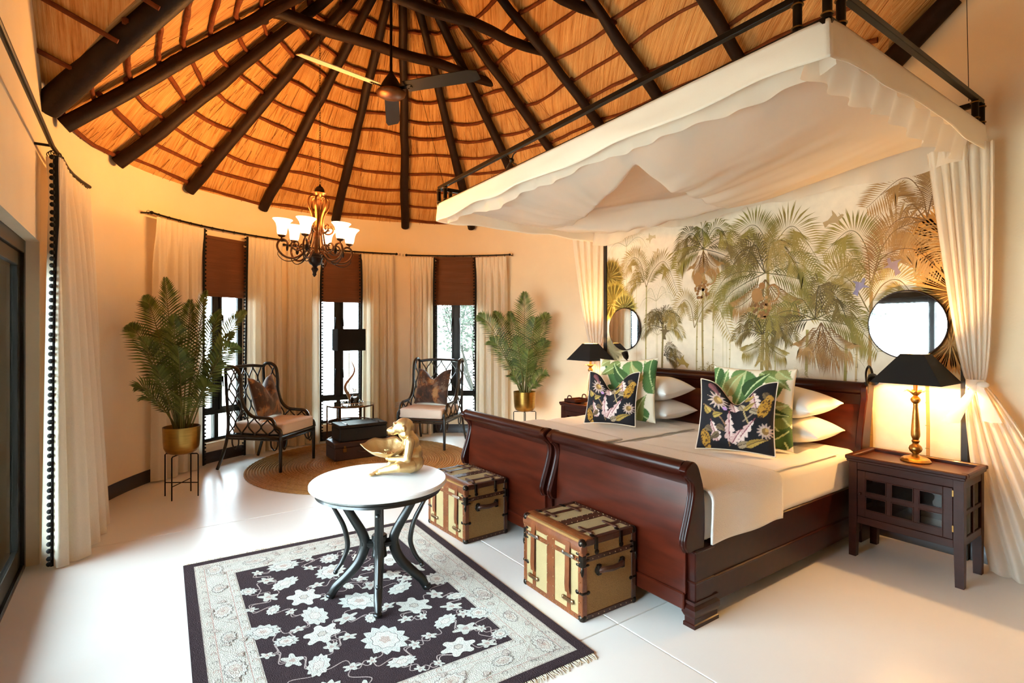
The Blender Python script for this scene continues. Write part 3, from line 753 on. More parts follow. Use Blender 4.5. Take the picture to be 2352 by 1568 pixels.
# ================================================================== MURAL, NIGHTSTANDS, LAMPS, MIRRORS
class Flat:
    """flat printed shapes in (x, z), stacked in hair-thin layers"""
    def __init__(s): s.mb = MB(); s.c = []; s.lay = 0
    def poly(s, pts, col, step=True):
        if step: s.lay += 1
        y = -.0004-.0000035*s.lay
        s.mb.add([(x, y, z) for x, z in pts], [tuple(range(len(pts)))]); c = lin(col) if isinstance(col, str) else col
        s.c += [c]*len(pts)
    def line(s, pts, w, col):
        P = [Vector(p) for p in pts]; s.lay += 1; y = -.0004-.0000035*s.lay; V = []
        for i, p in enumerate(P):
            a = P[max(0, i-1)]; b = P[min(len(P)-1, i+1)]; t = (b-a); t = t.normalized() if t.length > 1e-6 else Vector((0, 1)); n = Vector((-t.y, t.x)); ww = (w[0]+(w[1]-w[0])*i/(len(P)-1)) if hasattr(w, '__len__') else w
            V += [(p.x+n.x*ww/2, y, p.y+n.y*ww/2), (p.x-n.x*ww/2, y, p.y-n.y*ww/2)]
        s.mb.add(V, [(2*i, 2*i+1, 2*i+3, 2*i+2) for i in range(len(P)-1)]); c = lin(col) if isinstance(col, str) else col
        s.c += [c]*len(V)
    def frond(s, pts, n, ln, w, c1, c2, rr, droop=.35, fwd=.75):
        """feather frond along pts: leaflets angled forward and sagging; colour goes c1 at the base to c2 at the tip"""
        P = bez([(a, b, 0) for a, b in pts], 40); a1, a2 = Vector(lin(c1)), Vector(lin(c2)); m = len(P)-1
        for k in range(n):
            f = (k+.5)/n; x = .08+.92*f; i = min(m-1, int(x*m)); p = P[i].lerp(P[i+1], x*m-i); t = (P[i+1]-P[i]).normalized()
            l = ln*(math.sin(PI*(.12+.80*f))**.7)*rr.uniform(.85, 1.1); col = tuple(a1.lerp(a2, min(1, max(0, f+rr.uniform(-.2, .2)))))
            for sd in (1, -1):
                nn = Vector((-t.y, t.x, 0))*sd; d = (nn+t*fwd).normalized(); q1 = p+d*l*.55; q2 = p+d*l+Vector((0, -droop*l, 0)); e = Vector((-d.y, d.x, 0))*w*.5
                s.poly([(p.x, p.y), (q1.x+e.x, q1.y+e.y), (q2.x, q2.y), (q1.x-e.x, q1.y-e.y)], col, False)
            s.lay += .12
        s.line([(q.x, q.y) for q in P], (.009, .003), tuple(a1*.75))
    def fan(s, x, z, r, n, c1, c2, rr, a0=0, a1=6.28):
        for k in range(n):
            a = a0+(a1-a0)*k/n; l = r*rr.uniform(.85, 1.05); w = r*.05; col = tuple(Vector(lin(c1)).lerp(Vector(lin(c2)), rr.random()))
            d = Vector((math.cos(a), math.sin(a))); e = Vector((-d.y, d.x))*w
            s.poly([(x, z), (x+d.x*l*.7+e.x, z+d.y*l*.7+e.y), (x+d.x*l, z+d.y*l), (x+d.x*l*.7-e.x, z+d.y*l*.7-e.y)], col, k % 4 == 0)
    def bird(s, x, z, k, col, fl=1, rot=0):
        sh = [(-.5, .1), (-.25, .12), (0, .3), (.02, .55), (.14, .3), (.2, .12), (.42, .2), (.5, .12), (.4, .02), (.2, -.06), (.25, -.4), (.05, -.12), (-.2, -.05), (-.45, -.2)]
        c, n = math.cos(rot), math.sin(rot); s.poly([(x+(a*fl*c-b*n)*k, z+(a*fl*n+b*c)*k) for a, b in sh], col)
X0, X1, MZ0, MZ1 = -4.713, -1.25, .13, 2.86
F = Flat(); rr = random.Random(11)
nx, nz = 40, 30
V = []
for j in range(nz+1):
    for i in range(nx+1):
        x = X0+(X1-X0)*i/nx; z = MZ0+(MZ1-MZ0)*j/nz; V.append((x, 0, z)); n = mnoise.fractal(Vector((x*1.3, z*1.3, 0)), .8, 2, 4)
        f = min(1, max(0, (z-.9)/1.4)); F.c.append(tuple(Vector(lin('#e6e0c8')).lerp(Vector(lin('#eddcc8')), f)*(1+.07*n)))
F.mb.add(V, [(j*(nx+1)+i, j*(nx+1)+i+1, (j+1)*(nx+1)+i+1, (j+1)*(nx+1)+i) for j in range(nz) for i in range(nx)])
def crown(x, z, r, n, ln, cs, arcs=(10, 170), droop=.8, w=.014, seed=0, leaf=34):
    w *= .66; n = max(3, round(n*.66)); ln *= .82; leaf = int(leaf*.8); r *= .94
    q = random.Random(seed)
    for k in range(n):
        a = math.radians(arcs[0]+(arcs[1]-arcs[0])*(k+.5)/n+q.uniform(-8, 8)); l = r*q.uniform(.85, 1.1); d = Vector((math.cos(a), math.sin(a)))
        F.frond([(x, z), (x+d.x*l*.45, z+d.y*l*.5+.05*l), (x+d.x*l*.8, z+d.y*l*.62-.08*l*droop), (x+d.x*l*1.05, z+d.y*l*.55-.42*l*droop)], leaf, ln*q.uniform(.9, 1.1), w, cs[k % len(cs)][0], cs[k % len(cs)][1], q)
PALE = [('#d6caa8', '#dfd5bb'), ('#d9caa9', '#e3d9c3')]; OLV = [('#7c6c30', '#a8924e'), ('#8f7a40', '#b59c60')]; DRK = [('#443a18', '#7c6a34'), ('#50421e', '#8a7440')]; RUS = [('#805c2c', '#b08650'), ('#74522a', '#b8925c')]; GRN = [('#6e6428', '#9c8c46'), ('#5a5422', '#8c8038')]
# misty far palms
for i in range(9):
    x = rr.uniform(X0+.2, X1-.2); z = rr.uniform(1.2, 2.6); F.line([(x, z), (x+.01, .5)], .012, '#d8cdae'); crown(x, z, rr.uniform(.2, .34), 6, .12, PALE, (0, 180), .9, .010, i, 20)
# trunks
for (x, z1, z0, w, c) in ((-4.09, 2.1, .4, .016, '#a39a62'), (-3.35, 2.44, .4, .02, '#9d8a54'), (-3.42, 1.9, .4, .016, '#b7a878'), (-2.67, 2.2, .4, .026, '#9a8448'), (-2.72, 1.6, .4, .03, '#a08a50'), (-1.83, 1.9, .4, .024, '#a7814a'), (-2.32, 1.6, .4, .024, '#9a9152'), (-2.01, 1.55, .4, .022, '#97904c'), (-3.86, 1.67, .4, .024, '#847644'), (-3.23, 1.9, .4, .014, '#c4b68c'), (-1.46, 2.4, .4, .02, '#b08a50'), (-1.93, 1.6, .4, .014, '#c0a878'), (-3.05, 1.5, .4, .012, '#cdbf98'), (-2.6, 1.4, .4, .013, '#bdb080'), (-4.5, 1.9, .4, .02, '#b0a05c')):
    F.line([(x+.006*math.sin(k), z0+(z1-z0)*k/8) for k in range(9)], (w*1.2, w), c)
    for k in range(12): zz = z0+(z1-z0)*k/12; F.line([(x-w*.6, zz), (x+w*.6, zz)], .006, '#8c7c48')
# fan palms at both edges
for (x, z, r, c1, c2) in ((-4.66, 2.24, .26, '#8f7a34', '#b59c4c'), (-4.60, 1.94, .28, '#a08c34', '#c4ac50'), (-4.42, 1.85, .22, '#a89640', '#c8b864'), (-1.31, 2.22, .34, '#a06a24', '#c88c3c'), (-1.29, 1.86, .30, '#b07a34', '#d09a50'), (-1.32, 1.50, .24, '#b88a48', '#d8ac6c'), (-4.6, 1.35, .2, '#c8b880', '#d8caa0')): F.fan(x, z, r, 70, c1, c2, rr)
def arch(p0, p1, p2, p3, n, ln, c, w=.0115, droop=.12): F.frond([p0, p1, p2, p3], n, ln, w, c[0], c[1], rr, droop, .55)
# tall arching palms
arch((-4.09, 2.08), (-4.17, 2.36), (-4.30, 2.43), (-4.45, 2.26), 40, .17, OLV[1]); arch((-4.09, 2.08), (-3.98, 2.27), (-3.82, 2.33), (-3.66, 2.0), 42, .19, OLV[0]); crown(-4.12, 2.14, .24, 4, .14, OLV, (100, 200), 1, .012, 5, 26)
arch((-2.67, 2.22), (-2.70, 2.45), (-2.83, 2.58), (-3.07, 2.42), 50, .22, GRN[0]); arch((-2.67, 2.20), (-2.58, 2.40), (-2.42, 2.50), (-2.20, 2.15), 52, .25, OLV[0]); crown(-2.7, 2.26, .26, 4, .14, OLV, (120, 200), 1, .012, 8, 26)
arch((-1.83, 1.95), (-1.86, 2.25), (-1.98, 2.40), (-2.19, 2.23), 52, .23, GRN[0]); arch((-1.83, 1.95), (-1.74, 2.25), (-1.60, 2.36), (-1.42, 2.08), 52, .25, RUS[0]); arch((-1.83, 1.9), (-1.75, 2.15), (-1.55, 2.2), (-1.36, 2.0), 44, .2, RUS[1])
arch((-1.84, 1.74), (-1.98, 2.0), (-2.14, 2.02), (-2.30, 1.70), 50, .21, OLV[0]); arch((-1.84, 1.78), (-1.74, 1.95), (-1.62, 1.96), (-1.48, 1.72), 44, .18, OLV[1])
arch((-1.46, 2.42), (-1.5, 2.62), (-1.62, 2.74), (-1.86, 2.56), 50, .22, RUS[0]); arch((-1.46, 2.42), (-1.42, 2.6), (-1.37, 2.72), (-1.29, 2.74), 40, .2, RUS[1]); crown(-1.47, 2.40, .30, 5, .15, RUS, (110, 210), 1, .012, 9, 28); crown(-1.86, 2.06, .26, 5, .15, OLV, (110, 220), 1, .012, 10, 26)
arch((-3.45, 1.62), (-3.34, 1.82), (-3.2, 1.86), (-3.02, 1.5), 40, .16, OLV[1]); arch((-3.45, 1.62), (-3.5, 1.85), (-3.6, 1.9), (-3.72, 1.66), 36, .15, OLV[1])
# dark drooping crowns
crown(-3.345, 2.42, .40, 11, .20, DRK+GRN, (-35, 215), .95, .018, 21, 34); crown(-3.345, 2.40, .34, 5, .17, RUS, (225, 315), .3, .016, 22, 28)
crown(-2.69, 2.12, .52, 12, .23, GRN+OLV+DRK, (-40, 220), 1.0, .018, 23, 38); crown(-2.69, 2.06, .46, 7, .2, RUS+OLV, (215, 325), .3, .017, 24, 32)
crown(-2.25, 1.69, .46, 11, .21, GRN+DRK, (-30, 210), 1.0, .018, 25, 36); crown(-2.20, 1.66, .42, 6, .19, RUS, (225, 320), .3, .016, 26, 30)
crown(-2.72, 1.56, .30, 9, .16, DRK+GRN, (0, 180), .9, .017, 27, 28); crown(-2.70, 1.50, .30, 5, .14, OLV, (200, 340), .3, .014, 28, 24)
crown(-3.86, 1.66, .26, 9, .13, DRK, (20, 160), .6, .015, 29, 26); crown(-3.86, 1.62, .30, 6, .13, OLV+DRK, (-30, 210), 1, .014, 30, 26); crown(-3.84, 1.32, .22, 3, .12, DRK, (-20, 60), .8, .014, 31, 24)
crown(-2.4, 1.16, .16, 4, .09, PALE, (20, 160), .8, .010, 32, 18); crown(-3.28, 1.14, .17, 5, .09, OLV, (10, 170), .8, .010, 33, 18); crown(-4.13, 1.16, .16, 4, .09, PALE, (20, 160), .8, .010, 34, 18)
# birds and small animals of the print
for (x, z, k, c, f, r) in ((-2.1, 2.5, .17, '#b59a72', 1, .2), (-4.02, 2.62, .14, '#c4b08c', -1, .3), (-3.94, 2.43, .14, '#c9b28c', 1, 1.0), (-3.6, 1.25, .17, '#b09a50', -1, -.3), (-1.68, 2.08, .15, '#8d7a86', -1, -.9), (-1.90, 1.94, .15, '#7f7a9a', 1, .9), (-3.82, 1.57, .16, '#6a5a3a', 1, 1.3)): F.bird(x, z, k, c, f, r)
for (x, z) in ((-3.36, 2.04), (-2.72, 1.84)):
    for k in range(40): a = rr.uniform(0, 6.28); q = rr.random()**.5*.085; F.poly([(x+q*math.cos(a)+.018*math.cos(b), z-.03+1.2*q*math.sin(a)+.018*math.sin(b)) for b in (0, 1.2, 2.5, 3.8, 5)], rr.choice(['#8a5f30', '#a27540', '#b88c58', '#74502a']), k % 5 == 0)
    F.poly([(x-.05+.055*math.cos(b), z+.08+.07*math.sin(b)) for b in [i*.63 for i in range(10)]], '#a87a48'); F.poly([(x+.0+.032*math.cos(b), z+.165+.032*math.sin(b)) for b in [i*.7 for i in range(9)]], '#9c6e3e')
    F.line([(x+.1+.06*math.cos(b), z+.09+.075*math.sin(b)) for b in [-2+i*.5 for i in range(10)]], .014, '#a87a48')
# crop printed shapes to the panel
bmf = bmesh.new(); cl = bmf.verts.layers.float_color.new('Col'); vs = []
for v, c in zip(F.mb.v, F.c):
    q = bmf.verts.new(v); q[cl] = (*c, 1); vs.append(q)
for f in F.mb.f:
    try: bmf.faces.new([vs[i] for i in f])
    except ValueError: pass
for co, no in (((X0, 0, 0), (1, 0, 0)), ((X1, 0, 0), (-1, 0, 0)), ((0, 0, MZ0), (0, 0, 1)), ((0, 0, MZ1), (0, 0, -1))):
    bmesh.ops.bisect_plane(bmf, geom=list(bmf.verts)+list(bmf.edges)+list(bmf.faces), plane_co=co, plane_no=no, clear_inner=True)
for f in bmf.faces:
    f.normal_update()
    if f.normal.y > 0: f.normal_flip()
me = bpy.data.meshes.new('print'); bmf.to_mesh(me); bmf.free()
mural = thing('wall_mural', 'large cream jungle mural panel of palms and birds behind the bed heads', 'mural', (0, 4.74, 0))
obj('panel', MB().box(X0, X1, .003, .04, MZ0, MZ1), 'panel_edge', mural, None)
pr_ = link('print', me, 'wallpaper', mural); 
obj('edge_strip', MB().box(X0-.035, X0+.012, -.02, .04, .0, MZ1, .004), 'panel_edge', mural); obj('edge_strip', MB().box(X1-.012, X1+.03, -.02, .04, .0, MZ1, .004), 'panel_edge', mural)
# ---- round mirrors
for x, z, r, lb in ((-1.584, 1.638, .252, 'round mirror with thin dark rim above the lamp, showing the bright garden'), (-4.40, 1.608, .245, 'round mirror with thin dark rim on the mural beside the fan palms')):
    t = thing('wall_mirror', lb, 'mirror', (x, 4.728, z)); t['group'] = 'round wall mirrors'
    Rm = Matrix.Rotation(PI/2, 4, 'X')
    obj('glass', MB().lathe([(0, .012), (r-.004, .012), (r-.001, .008), (r-.001, -.008), (0, -.008)], 64, Rm), 'mirror', t, 30)
    obj('rim', MB().tube([(r*math.cos(2*PI*k/64), -.006, r*math.sin(2*PI*k/64)) for k in range(64)], .0065, 6, closed=True), 'dark_bronze', t)
# ---- nightstands with glazed doors
def make_nightstand(label):
    t = thing('nightstand', label, 'nightstand', (0, 0, 0), 0, 'nightstands either side of the beds'); W, D, Hh = .325, .40, .70; lg = .052
    for sx in (-1, 1):
        for y0 in (0, D-lg):
            x0, x1 = sorted((sx*W, sx*(W-lg))); ins = .008
            rings = [[(x0+i*(sx > 0), y0, z), (x1-i*(sx < 0), y0, z), (x1-i*(sx < 0), y0+lg-i, z), (x0+i*(sx > 0), y0+lg-i, z)] for z, i in ((0, ins), (.28, 0), (.665, 0))]
            obj('leg', MB().loft(rings), 'night_wood', t, 30)
    top = obj('top', MB().box(-W-.012, W+.012, -.012, D+.008, .668, .688, .004), 'night_wood', t)
    for (a, b, c, d) in ((-W-.02, W+.02, -.02, .022), (-W-.02, W+.02, D-.025, D+.012), (-W-.02, -W+.022, .022, D-.025), (W-.022, W+.02, .022, D-.025)):
        obj('rim', MB().box(a, b, c, d, .684, .712, .006), 'night_wood', top)
    obj('apron', MB().box(-W+lg, W-lg, .004, .022, .615, .668, .002), 'night_wood', t)
    obj('bottom', MB().box(-W+.02, W-.02, .012, D-.012, .262, .286, .003), 'night_wood', t)
    obj('back_panel', MB().box(-W+.02, W-.02, D-.02, D-.008, .286, .668), 'night_wood', t)
    obj('lower_rail', MB().box(-W+lg, W-lg, .004, .024, .238, .29, .003), 'night_wood', t)
    obj('shelf', MB().box(-W+.03, W-.03, .03, D-.025, .45, .462), 'night_wood', t)
    x0, x1, z0, z1 = -W+lg+.003, W-lg-.003, .293, .612; st = .05; mu = .028
    dm = MB().box(x0, x0+st, .0, .02, z0, z1, .002).box(x1-st, x1, 0, .02, z0, z1, .002).box(x0+st, x1-st, 0, .02, z0, z0+st, .002).box(x0+st, x1-st, 0, .02, z1-st, z1, .002)
    cw = (x1-x0-2*st-2*mu)/3; ch = (z1-z0-2*st-mu)/2
    dm.box(x0+st, x1-st, .002, .018, z0+st+ch, z0+st+ch+mu, .002)
    for k in (1, 2): xa = x0+st+k*cw+(k-1)*mu; dm.box(xa, xa+mu, .002, .018, z0+st, z1-st, .002)
    door = obj('door', dm, 'night_wood', t)
    for i in range(3):
        for j in range(2):
            a = x0+st+i*(cw+mu); b = z0+st+j*(ch+mu)
            obj('pane', MB().box(a, a+cw, .009, .012, b, b+ch), 'cabinet_glass', door, None)
            bm_ = MB(); bw = .006
            for (p, q, r, s_) in ((a, a+cw, b, b+bw), (a, a+cw, b+ch-bw, b+ch), (a, a+bw, b, b+ch), (a+cw-bw, a+cw, b, b+ch)): bm_.box(p, q, -.001, .008, r, s_, .001)
            obj('bead', bm_, 'night_wood', door)
    obj('knob', MB().lathe([(0, -.028), (.008, -.027), (.011, -.02), (.008, -.012), (.004, -.008), (.005, 0)], 12, T(x0+st*.45, 0, .45, 0, -PI/2) @ Matrix.Scale(-1, 4, (0, 0, 1)) if False else T(x0+st*.45, 0, .455, 0, -PI/2)), 'night_wood', door)
    for zz in (.34, .56): obj('hinge', MB().box(x1-.004, x1+.006, -.004, .004, zz, zz+.04, .001), 'brass_lock', door)
    for sx in (-1, 1):
        xa, xb = sorted((sx*(W-.018), sx*(W-.002))); y0, y1 = lg, D-lg; mid = (y0+y1)/2
        sm = MB().box(xa, xb, y0, y1, .262, .31, .001).box(xa, xb, y0, y1, .615, .668, .001).box(xa, xb, y0, y1, .448, .474, .001).box(xa, xb, mid-.014, mid+.014, .31, .615, .001)
        sp = obj('side_frame', sm, 'night_wood', t)
        for (p, q) in ((y0, mid-.014), (mid+.014, y1)):
            for (r, s_) in ((.31, .448), (.474, .615)): obj('pane', MB().box((xa+xb)/2-.0015, (xa+xb)/2+.0015, p, q, r, s_), 'cabinet_glass', sp, None)
    return t
nsR = make_nightstand('dark wooden nightstand with glazed panes, directly under the mirror showing the garden'); nsR.location = (-1.425, 4.175, 0)
nsL = dup(nsR, (-4.76, 4.33, 0), 0, 'dark wooden nightstand carrying a small tray, next to the potted palm')
# ---- table lamps: turned gold stems, black pyramid shades
LAMP_COL = (1, .56, .20)
def make_lamp(label, power):
    t = thing('table_lamp', label, 'lamp', (0, 0, 0), 0, 'gold bedside lamps')
    base = [(0, 0), (.088, 0), (.09, .006), (.084, .014), (.066, .026), (.04, .036), (.022, .044), (.018, .052), (.02, .056), (.034, .07), (.040, .088), (.034, .106), (.02, .118), (.017, .126), (.022, .134), (.024, .142), (.018, .150), (.021, .16), (.026, .175), (.027, .19), (.024, .25), (.017, .34), (.013, .385), (.015, .392), (.013, .40), (.022, .408), (.029, .422), (.029, .432), (.02, .446), (.010, .455), (.010, .50)]
    obj('stem', MB().lathe(base, 28), 'antique_gold', t, 50)
    fl_ = MB()
    for k in range(28): a = 2*PI*k/28; fl_.ball((.062*math.cos(a), .062*math.sin(a), .026), (.014, .006, .004), 6, 4, None)
    obj('gadroon', MB().lathe([(.05+.0*k, .03) for k in range(1)]+[(.07, .027), (.082, .018)], 28), 'antique_gold', t, 50)
    lf = MB()
    for k in range(9):
        a = 2*PI*k/9; c, s_ = math.cos(a), math.sin(a); pts = [(.012, .455), (.035, .48), (.065, .492), (.095, .484)]; wd = [.006, .014, .011, .002]; V = []
        for (r, z), w in zip(pts, wd): V += [(r*c-w*s_, r*s_+w*c, z), (r*c+w*s_, r*s_-w*c, z)]
        lf.add(V, [(2*i, 2*i+1, 2*i+3, 2*i+2) for i in range(3)])
    obj('leaf_collar', lf, 'antique_gold', t, 60)
    z0, z1, b, tp = .545, .745, .205, .068
    for nm, off, m in (('shade', 0, 'black_shade'), ('shade_lining', .004, 'shade_lining')):
        V = [(sx*(b-off), sy*(b-off), z0) for sx, sy in ((-1, -1), (1, -1), (1, 1), (-1, 1))] + [(sx*(tp-off), sy*(tp-off), z1) for sx, sy in ((-1, -1), (1, -1), (1, 1), (-1, 1))]
        obj(nm, MB().add(V, [(0, 1, 5, 4), (1, 2, 6, 5), (2, 3, 7, 6), (3, 0, 4, 7)]), m, t, None)
    obj('bulb', MB().ball((0, 0, .60), (.03, .03, .042), 14, 10), 'bulb_glow', t, 180)
    obj('socket', MB().lathe([(.012, .49), (.014, .56), (0, .56)], 12), 'brass_lock', t); obj('harp', MB().tube([(0, -.066, z1-.01), (0, .066, z1-.01)], .003, 6), 'brass_lock', t)
    point_light('lamp_light', (0, 0, .655), power, LAMP_COL, .035, t)
    return t
emit('bulb_glow', '#ffdca8', 14)
lmR = make_lamp('gold lamp with black pyramid shade on the nightstand under the garden mirror', 44); lmR.location = (-1.435, 4.44, .688)
lmL = dup(lmR, (-4.775, 4.53, .688), 0, 'gold lamp with black pyramid shade on the nightstand next to the palm')
# small tray with handles on the far nightstand
t = thing('wooden_tray', 'small dark wooden tray with looped handle on the nightstand by the palm', 'tray', (-4.982, 4.50, .7125)); t.scale = (.8, .9, 1)
obj('tray_base', MB().box(-.11, .11, -.13, .13, 0, .012, .003), 'night_wood', t)
for (a, b, c, d) in ((-.12, .12, -.14, -.128), (-.12, .12, .128, .14), (-.12, -.108, -.128, .128), (.108, .12, -.128, .128)): obj('tray_side', MB().box(a, b, c, d, 0, .035, .003), 'night_wood', t)
for y in (-.134, .134): obj('handle', MB().tube(bez([(-.05, y, .03), (-.035, y, .07), (0, y, .078), (.035, y, .07), (.05, y, .03)], 16), .008, 8), 'night_wood', t)
# ---- reading lamps on the headboards
def reading_lamp(pts, head, hd, label):
    t = thing('reading_lamp', label, 'lamp', pts[0], 0, 'black reading lamps on the headboards'); o = Vector(pts[0])
    obj('arm', MB().tube([p-o for p in bez(pts, 24)], .008, 8), 'black_iron', t)
    obj('wall_plate', MB().box(-.012, .012, -.01, .01, -.06, .03, .004), 'black_iron', t)
    h = Vector(head)-o; d = Vector(hd).normalized(); q = d.to_track_quat('Z', 'Y').to_matrix().to_4x4()
    obj('lamp_head', MB().lathe([(0, -.03), (.018, -.028), (.03, -.005), (.036, .03), (.037, .055), (.033, .052), (.0, .02)], 18, Matrix.Translation(h) @ q), 'black_iron', t)
reading_lamp([(-1.80, 4.60, 1.17), (-1.79, 4.56, 1.27), (-1.75, 4.50, 1.325), (-1.71, 4.44, 1.31), (-1.685, 4.40, 1.27)], (-1.683, 4.395, 1.255), (.25, -.5, -.25), 'black gooseneck reading lamp curving over to the black pyramid shade')
reading_lamp([(-4.165, 4.59, 1.17), (-4.18, 4.56, 1.22), (-4.185, 4.53, 1.26), (-4.17, 4.50, 1.29)], (-4.17, 4.50, 1.30), (-.05, -.2, .5), 'black upright reading lamp at the headboard end near the mural edge')
# ================================================================== CANOPY OVER THE BEDS
CX0, CX1, CY0, CY1 = -4.81, -1.135, 2.50, 4.66
def cz(x): return 2.845 + (x-CX0)/(CX1-CX0)*.115
can = thing('bed_canopy_frame', 'black iron double rail canopy frame hung above the beds', 'canopy', (0, 0, 0))
def rail(a, b, dz): return MB().bar((a[0], a[1], cz(a[0])+dz), (b[0], b[1], cz(b[0])+dz), .034, .034, .003)
cn = [(CX0, CY0), (CX1, CY0), (CX1, CY1), (CX0, CY1)]
for k in range(4):
    for dz in (0, .165): obj('rail', rail(cn[k], cn[(k+1) % 4], dz), 'black_iron', can)
for k, (x, y) in enumerate(cn):
    sx = 1 if x == CX0 else -1; sy = 1 if y == CY0 else -1
    for (dx, dy) in ((0, 0), (.13*sx, 0), (0, .13*sy)):
        p = (x+dx, y+dy); z = cz(p[0])
        sp = obj('spacer', MB().lathe([(0, .01), (.02, .01), (.02, .155), (0, .155)], 14, T(p[0], p[1], z)), 'black_iron', can)
        for zz in (.03, .135): obj('ring', MB().tube([(p[0]+.024*math.cos(a), p[1]+.024*math.sin(a), z+zz) for a in [2*PI*i/14 for i in range(14)]], .004, 6, closed=True), 'brass_lock', sp)
for x in (-3.55,):   # little forged star between the rails
    st = MB(); z = cz(x)+.083
    for a in (.65, -.65, 2.5, -2.5): st.tube([(x, CY0, z), (x+.05*math.cos(a), CY0-.01, z+.06*math.sin(a)), (x+.085*math.cos(a), CY0, z+.082*math.sin(a))], [.006, .005, .004], 6)
    st.ball((x, CY0, z), .02, 10, 8); obj('ornament', st, 'black_iron', can)
for a, b in (((-4.74, 2.52), (-5.48, 2.52, 4.58)), ((CX1-.05, 2.52), (-1.2, 2.55, 5.0)), ((CX1-.05, 4.6), (-1.2, 4.6, 4.05)), ((-4.74, 4.6), (-4.74, 4.60, 3.76))):
    z = cz(a[0])+.18; obj('cable', MB().tube([(a[0], a[1], z), b], .0022, 5), 'black_iron', can)
# ---- valance
def valance():
    path = [(CX0, CY1), (CX0, CY0), (CX1, CY0), (CX1, CY1)]; outs = [(-1, 0), (0, -1), (1, 0)]; cols = []
    for k in range(3):
        p, q, o_ = Vector(path[k]), Vector(path[k+1]), Vector(outs[k]); L = (q-p).length; n = int(L*46)
        for i in range(n+1 if k == 2 else n):
            u = i/n; nn = o_.copy()
            e = .10/L
            if u < e and k > 0: nn = (Vector(outs[k-1])*(1-u/e)*.5+o_*(1-(1-u/e)*.5))
            if u > 1-e and k < 2: nn = (Vector(outs[k+1])*(1-(1-u)/e)*.5+o_*(1-(1-(1-u)/e)*.5))
            cols.append((p.lerp(q, u), nn, k*9+u*L))
    V = []; m = 10
    for j in range(m+1):
        v = j/m
        for (p, nn, s) in cols:
            w = (.010*math.sin(s*5)+.020*mnoise.noise(Vector((s*3, v*1.5, 2))))*v; hem = .010*math.sin(s*7)+.020*mnoise.noise(Vector((s*2.2, 0, 1)))
            V.append((p.x+nn.x*(.021+.014*v+w), p.y+nn.y*(.021+.014*v+w), cz(p.x)+.004-(.165+hem)*v))
    n = len(cols); return MB().add(V, [(j*n+i, j*n+i+1, (j+1)*n+i+1, (j+1)*n+i) for j in range(m) for i in range(n-1)])
val = thing('canopy_drape', 'cream cotton valance and sagging net ceiling draped from the bed canopy frame', 'drapery', (0, 0, 0))
o = obj('valance', valance(), 'valance_cotton', val, 180); o.modifiers.new('t', 'SOLIDIFY').thickness = .003
# sagging cloth ceiling in three swags, gathered towards tied points
def fold(p, q, seed): return mnoise.noise(Vector((p, q, seed)))
TRI = [Vector(p) for p in ((-2.60, 2.94), (-2.72, 4.28), (-4.18, 3.62))]
def tri_dist(p):
    """signed distance to the high triangular pocket between the swags (negative inside)"""
    d = -9
    for k in range(3):
        a, b = TRI[k], TRI[(k+1) % 3]; e = (b-a).normalized(); n = Vector((e.y, -e.x)); d = max(d, (p-a).dot(n))
    return d
def ceil_fn(u, v):
    x = CX0+.03+(CX1-CX0-.06)*u; y = CY0+.03+(CY1-CY0-.06)*v
    b = min(1, math.sin(PI*u)*1.25)**.6*min(1, math.sin(PI*v)*1.2)**.65; D = tri_dist(Vector((x, y))); k = min(1, max(0, D/.13+.15)); k = k*k*(3-2*k)
    s = .05*b + k*.235*b*math.exp(-max(0, D-.25)*.35)
    c = Vector((-3.2, 3.55)); dd = Vector((x, y))-c; a = math.atan2(dd.y, dd.x); r = dd.length
    f = fold(a*4.2, r*.8, 2)+.6*fold(a*9, r*1.1, 7); s += k*b*.030*f*math.exp(-r*.25)+.010*fold(x*3, y*3, 4)*b
    s += .008*fold(x*2, y*9, 14)*b
    return (x, y, cz(x)-.03-s)
obj('cloth_ceiling', MB().grid(ceil_fn, 240, 150), 'net', val, 180)
# ruffled edges inside the frame (lamp side, foot side) and the hanging back edge
def ruffle(p, q, seed, drop, inn, amp):
    L = math.hypot(q[0]-p[0], q[1]-p[1])
    def fn(u, v):
        x = p[0]+(q[0]-p[0])*u; y = p[1]+(q[1]-p[1])*u; s = u*L
        w = amp*math.sin(s*26+seed+2*mnoise.noise(Vector((s*2, 0, seed))))*(.25+.75*v)
        d = (drop*(1+.35*mnoise.noise(Vector((s*1.7, 3, seed)))))*v
        return (x+inn[0]*(.05+.05*v+w), y+inn[1]*(.05+.05*v+w), cz(x)-.02-d)
    return MB().grid(fn, int(L*90), 8)
obj('ruffle', ruffle(cn[1], cn[2], 1, .19, (-1, 0), .022), 'net', val, 180)
obj('ruffle', ruffle(cn[0], cn[1], 3, .16, (0, 1), .016), 'net', val, 180)
obj('ruffle', ruffle((CX0+.02, CY1), (CX1-.05, CY1), 5, .20, (0, -1), .02), 'net', val, 180)
